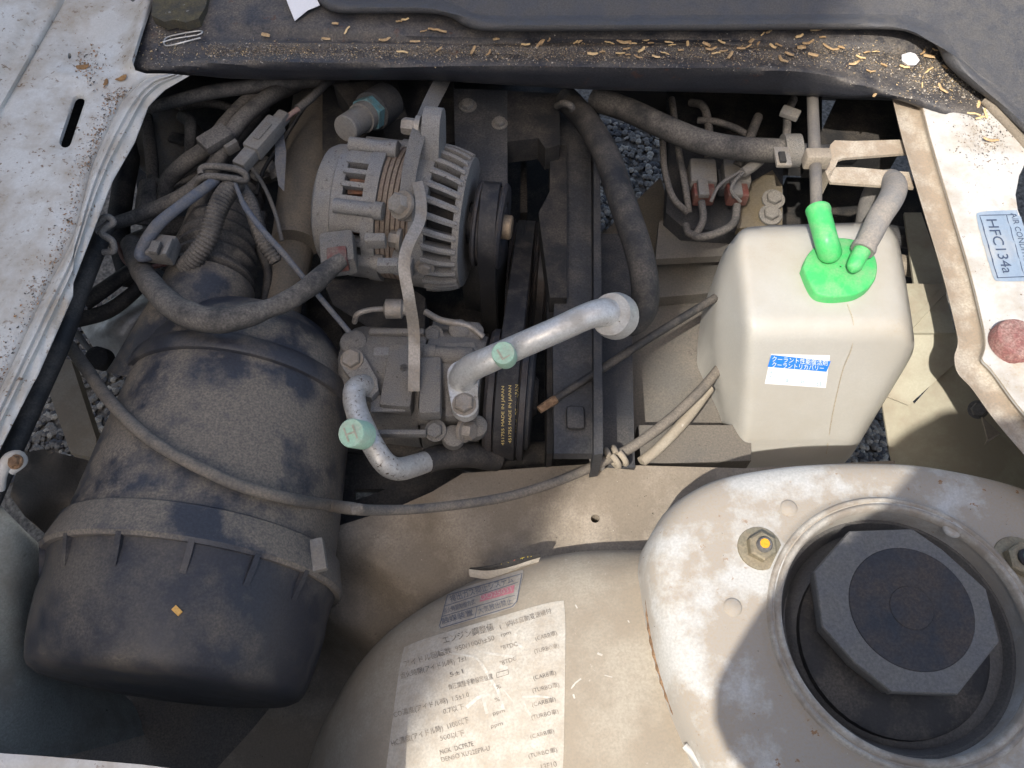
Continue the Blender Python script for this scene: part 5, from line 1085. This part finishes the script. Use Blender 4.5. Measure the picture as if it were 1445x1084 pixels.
for i, (x, y, a) in enumerate(CH):
    p = hit(cowl_bvh, x, y, .0015) or hit(rp_bvh, x, y, .0015)
    if p is None: continue
    o = bpy.data.objects.new('wood_chip', bmesh_[rs.randrange(5)]); COL.objects.link(o); o.location = p; s_ = rs.uniform(.6, 1.1)
    o.rotation_euler = (rs.uniform(-.4, .4), rs.uniform(-.2, .2), math.radians(a)); o.scale = (s_, s_, s_)
    zone = ('shaded left end of the gutter, beside the paper scrap', 'middle stretch of the gutter, above the radiator hose', 'sunlit right end of the gutter, near the white scrap')[0 if x < 720 else 1 if x < 1150 else 2]
    tag(o, 'small tan wood chip in the '+zone, 'wood chip', 'wood chips in the '+zone.split(',')[0])
for i, (x, y, a) in enumerate(((1312, 152, -5), (1380, 150, 75), (1390, 162, 80), (1385, 168, 10), (1372, 163, -20), (1398, 200, -10))):
    p = hit(rp_bvh, x, y, .0015)
    if p is None: continue
    o = bpy.data.objects.new('wood_chip', bmesh_[rs.randrange(5)]); COL.objects.link(o); o.location = p; o.rotation_euler = (0, 0, math.radians(a))
    tag(o, 'small tan wood chip lying on the white radiator support', 'wood chip', 'wood chips on the radiator support')
# grit: dust grains and crumbs nobody could count
gr = MB()
def crumb(b, x, y, r, m):
    p = hit(b, x, y, 0)
    if p is None: return
    k = [p+Vector((rs.uniform(-1, 1)*r, rs.uniform(-1, 1)*r, rs.uniform(.2, 1.2)*r)) for _ in range(4)]
    gr.add(k, [(0, 1, 2), (0, 2, 3), (0, 3, 1), (1, 3, 2)], m)
for i in range(15000):
    x = rs.uniform(290, 1445); t = (x-290)/1155; yc = 74+4*t+(max(0, x-1180)*.14); y = rs.gauss(yc, 6.5+9*t*t)
    if y < 46: continue
    crumb(cowl_bvh, x, y, rs.choice((.0004, .0005, .0007, .0009, .0012)), rs.choice((0, 0, 0, 0, 1, 5, 5, 2, 3)))
for i in range(1100): crumb(cowl_bvh, rs.gauss(1345, 45), rs.gauss(118, 16), rs.choice((.0006, .0009, .0013)), rs.choice((0, 1, 1, 3)))
for i in range(500): crumb(cowl_bvh, rs.gauss(240, 28), rs.gauss(65, 18), rs.choice((.0006, .0009, .0014)), rs.choice((0, 0, 1, 2, 3)))
for i in range(950):
    t = rs.random(); k = min(len(G)-2, int(2+t*6)); u = rs.random(); x = G[k][0]*(1-u)+G[k+1][0]*u; y = G[k][1]*(1-u)+G[k+1][1]*u
    crumb(lp_bvh, x-abs(rs.gauss(2, 14)), y, rs.choice((.0006, .0009, .0013)), rs.choice((0, 2, 4, 4)))
for i in range(160): crumb(lp_bvh, rs.gauss(128, 12), rs.gauss(92, 16), rs.choice((.0008, .0012, .0018)), rs.choice((4, 4, 0, 2)))
for i in range(700): crumb(rp_bvh, rs.gauss(1395, 22), rs.gauss(190, 26), rs.choice((.0005, .0008, .0011)), rs.choice((0, 0, 1, 2)))
for i in range(90): crumb(tw_bvh, rs.uniform(920, 1445), rs.uniform(680, 1084), rs.choice((.0004, .0006)), rs.choice((1, 2)))
for i in range(160): crumb(cm_bvh, rs.uniform(500, 1000), rs.uniform(670, 800), rs.choice((.0005, .0008)), rs.choice((0, 1, 2)))
tag(gr.build('grit', [m_dirt, mat('pale_grit', (.42, .38, .32)), mat('dark_grit', (.05, .045, .04)), mat('straw_grit', (.48, .36, .20)), mat('orange_leaf_crumb', (.30, .17, .08)), mat('grey_grit', (.17, .155, .135))], smooth=0, rec=False), 'fine grit and dust crumbs strewn along the gutter and panels', 'grit', kind='stuff')
for i, (x, y, a, lab) in enumerate(((118, 96, .2, 'larger curled orange brown leaf below the small hole of the wing panel'), (172, 112, .6, 'orange brown leaf by the corner of the wing panel'), (150, 118, 1.4, 'narrow brown leaf between the two orange leaves'))):
    p = hit(lp_bvh, x, y, .001); q = []
    for t in range(10):
        b = t/10*2*math.pi; q.append(p+Matrix.Rotation(a, 3, 'Z') @ Vector((math.cos(b)*(.007, .0055, .004)[i]*rs.uniform(.8, 1.1), math.sin(b)*(.003, .003, .002)[i]*rs.uniform(.7, 1.2), .001*math.cos(b*2)+.001)))
    tag(MB().prism(q, Vector((0, 0, -.0006))).build('dead_leaf', mat('dead_leaf', (.34, .19, .075), (.2, .12, .06), .5, 200, .85), smooth=40), lab, 'leaf', 'dead leaves on the wing panel')
tag(MB().lathe(hit(cowl_bvh, 1282, 88, .001), Z, [(0, .007), (.003, .0085), (.006, .005), (.007, 0)], 7).build('tissue_scrap', m_paper, smooth=0), 'small crumpled white scrap at the right end of the gutter', 'scrap')

# ================================================================== person taking the picture, behind the camera
def skin(name, V, E, R, m, parent, root=0):
    me = bpy.data.meshes.new(name); me.from_pydata(V, E, []); o = bpy.data.objects.new(name, me); COL.objects.link(o)
    md = o.modifiers.new('skin', 'SKIN'); md.use_smooth_shade = True
    for i, s_ in enumerate(me.skin_vertices[0].data): s_.radius = (R[i], R[i]); s_.use_root = (i == root)
    o.modifiers.new('sub', 'SUBSURF').levels = 2; o.modifiers['sub'].render_levels = 2
    me.materials.append(m); o.parent = parent; return o
per = thing('person', 'person in dark clothes standing behind the camera, leaning over the wing', 'person', (.16, -.32, -.62))
V = [(.02, -.06, .86), (0, -.02, 1.05), (.0, .0, 1.25), (.02, .0, 1.42), (.03, .02, 1.50), (.04, .04, 1.56), (.04, .06, 1.63), (.04, .06, 1.70),
     (-.085, .065, 1.41), (-.182, .07, 1.14), (-.11, .18, 1.20), (.12, -.07, 1.40), (.18, .05, 1.18), (.0, .22, 1.14),
     (-.07, .0, .80), (-.08, -.02, .44), (-.08, -.05, .08), (-.09, .06, .03), (.10, -.1, .80), (.11, -.12, .44), (.11, -.15, .08), (.10, -.04, .03)]
E = [(0, 1), (1, 2), (2, 3), (3, 4), (4, 5), (5, 6), (6, 7), (3, 8), (8, 9), (9, 10), (3, 11), (11, 12), (12, 13), (0, 14), (14, 15), (15, 16), (16, 17), (0, 18), (18, 19), (19, 20), (20, 21)]
R = [.15, .15, .17, .13, .09, .10, .105, .07, .085, .06, .035, .065, .05, .032, .09, .065, .045, .04, .09, .065, .045, .04]
bo = skin('figure', V, E, R, mat('dark_jacket', (.06, .065, .08), grain=.1), per)
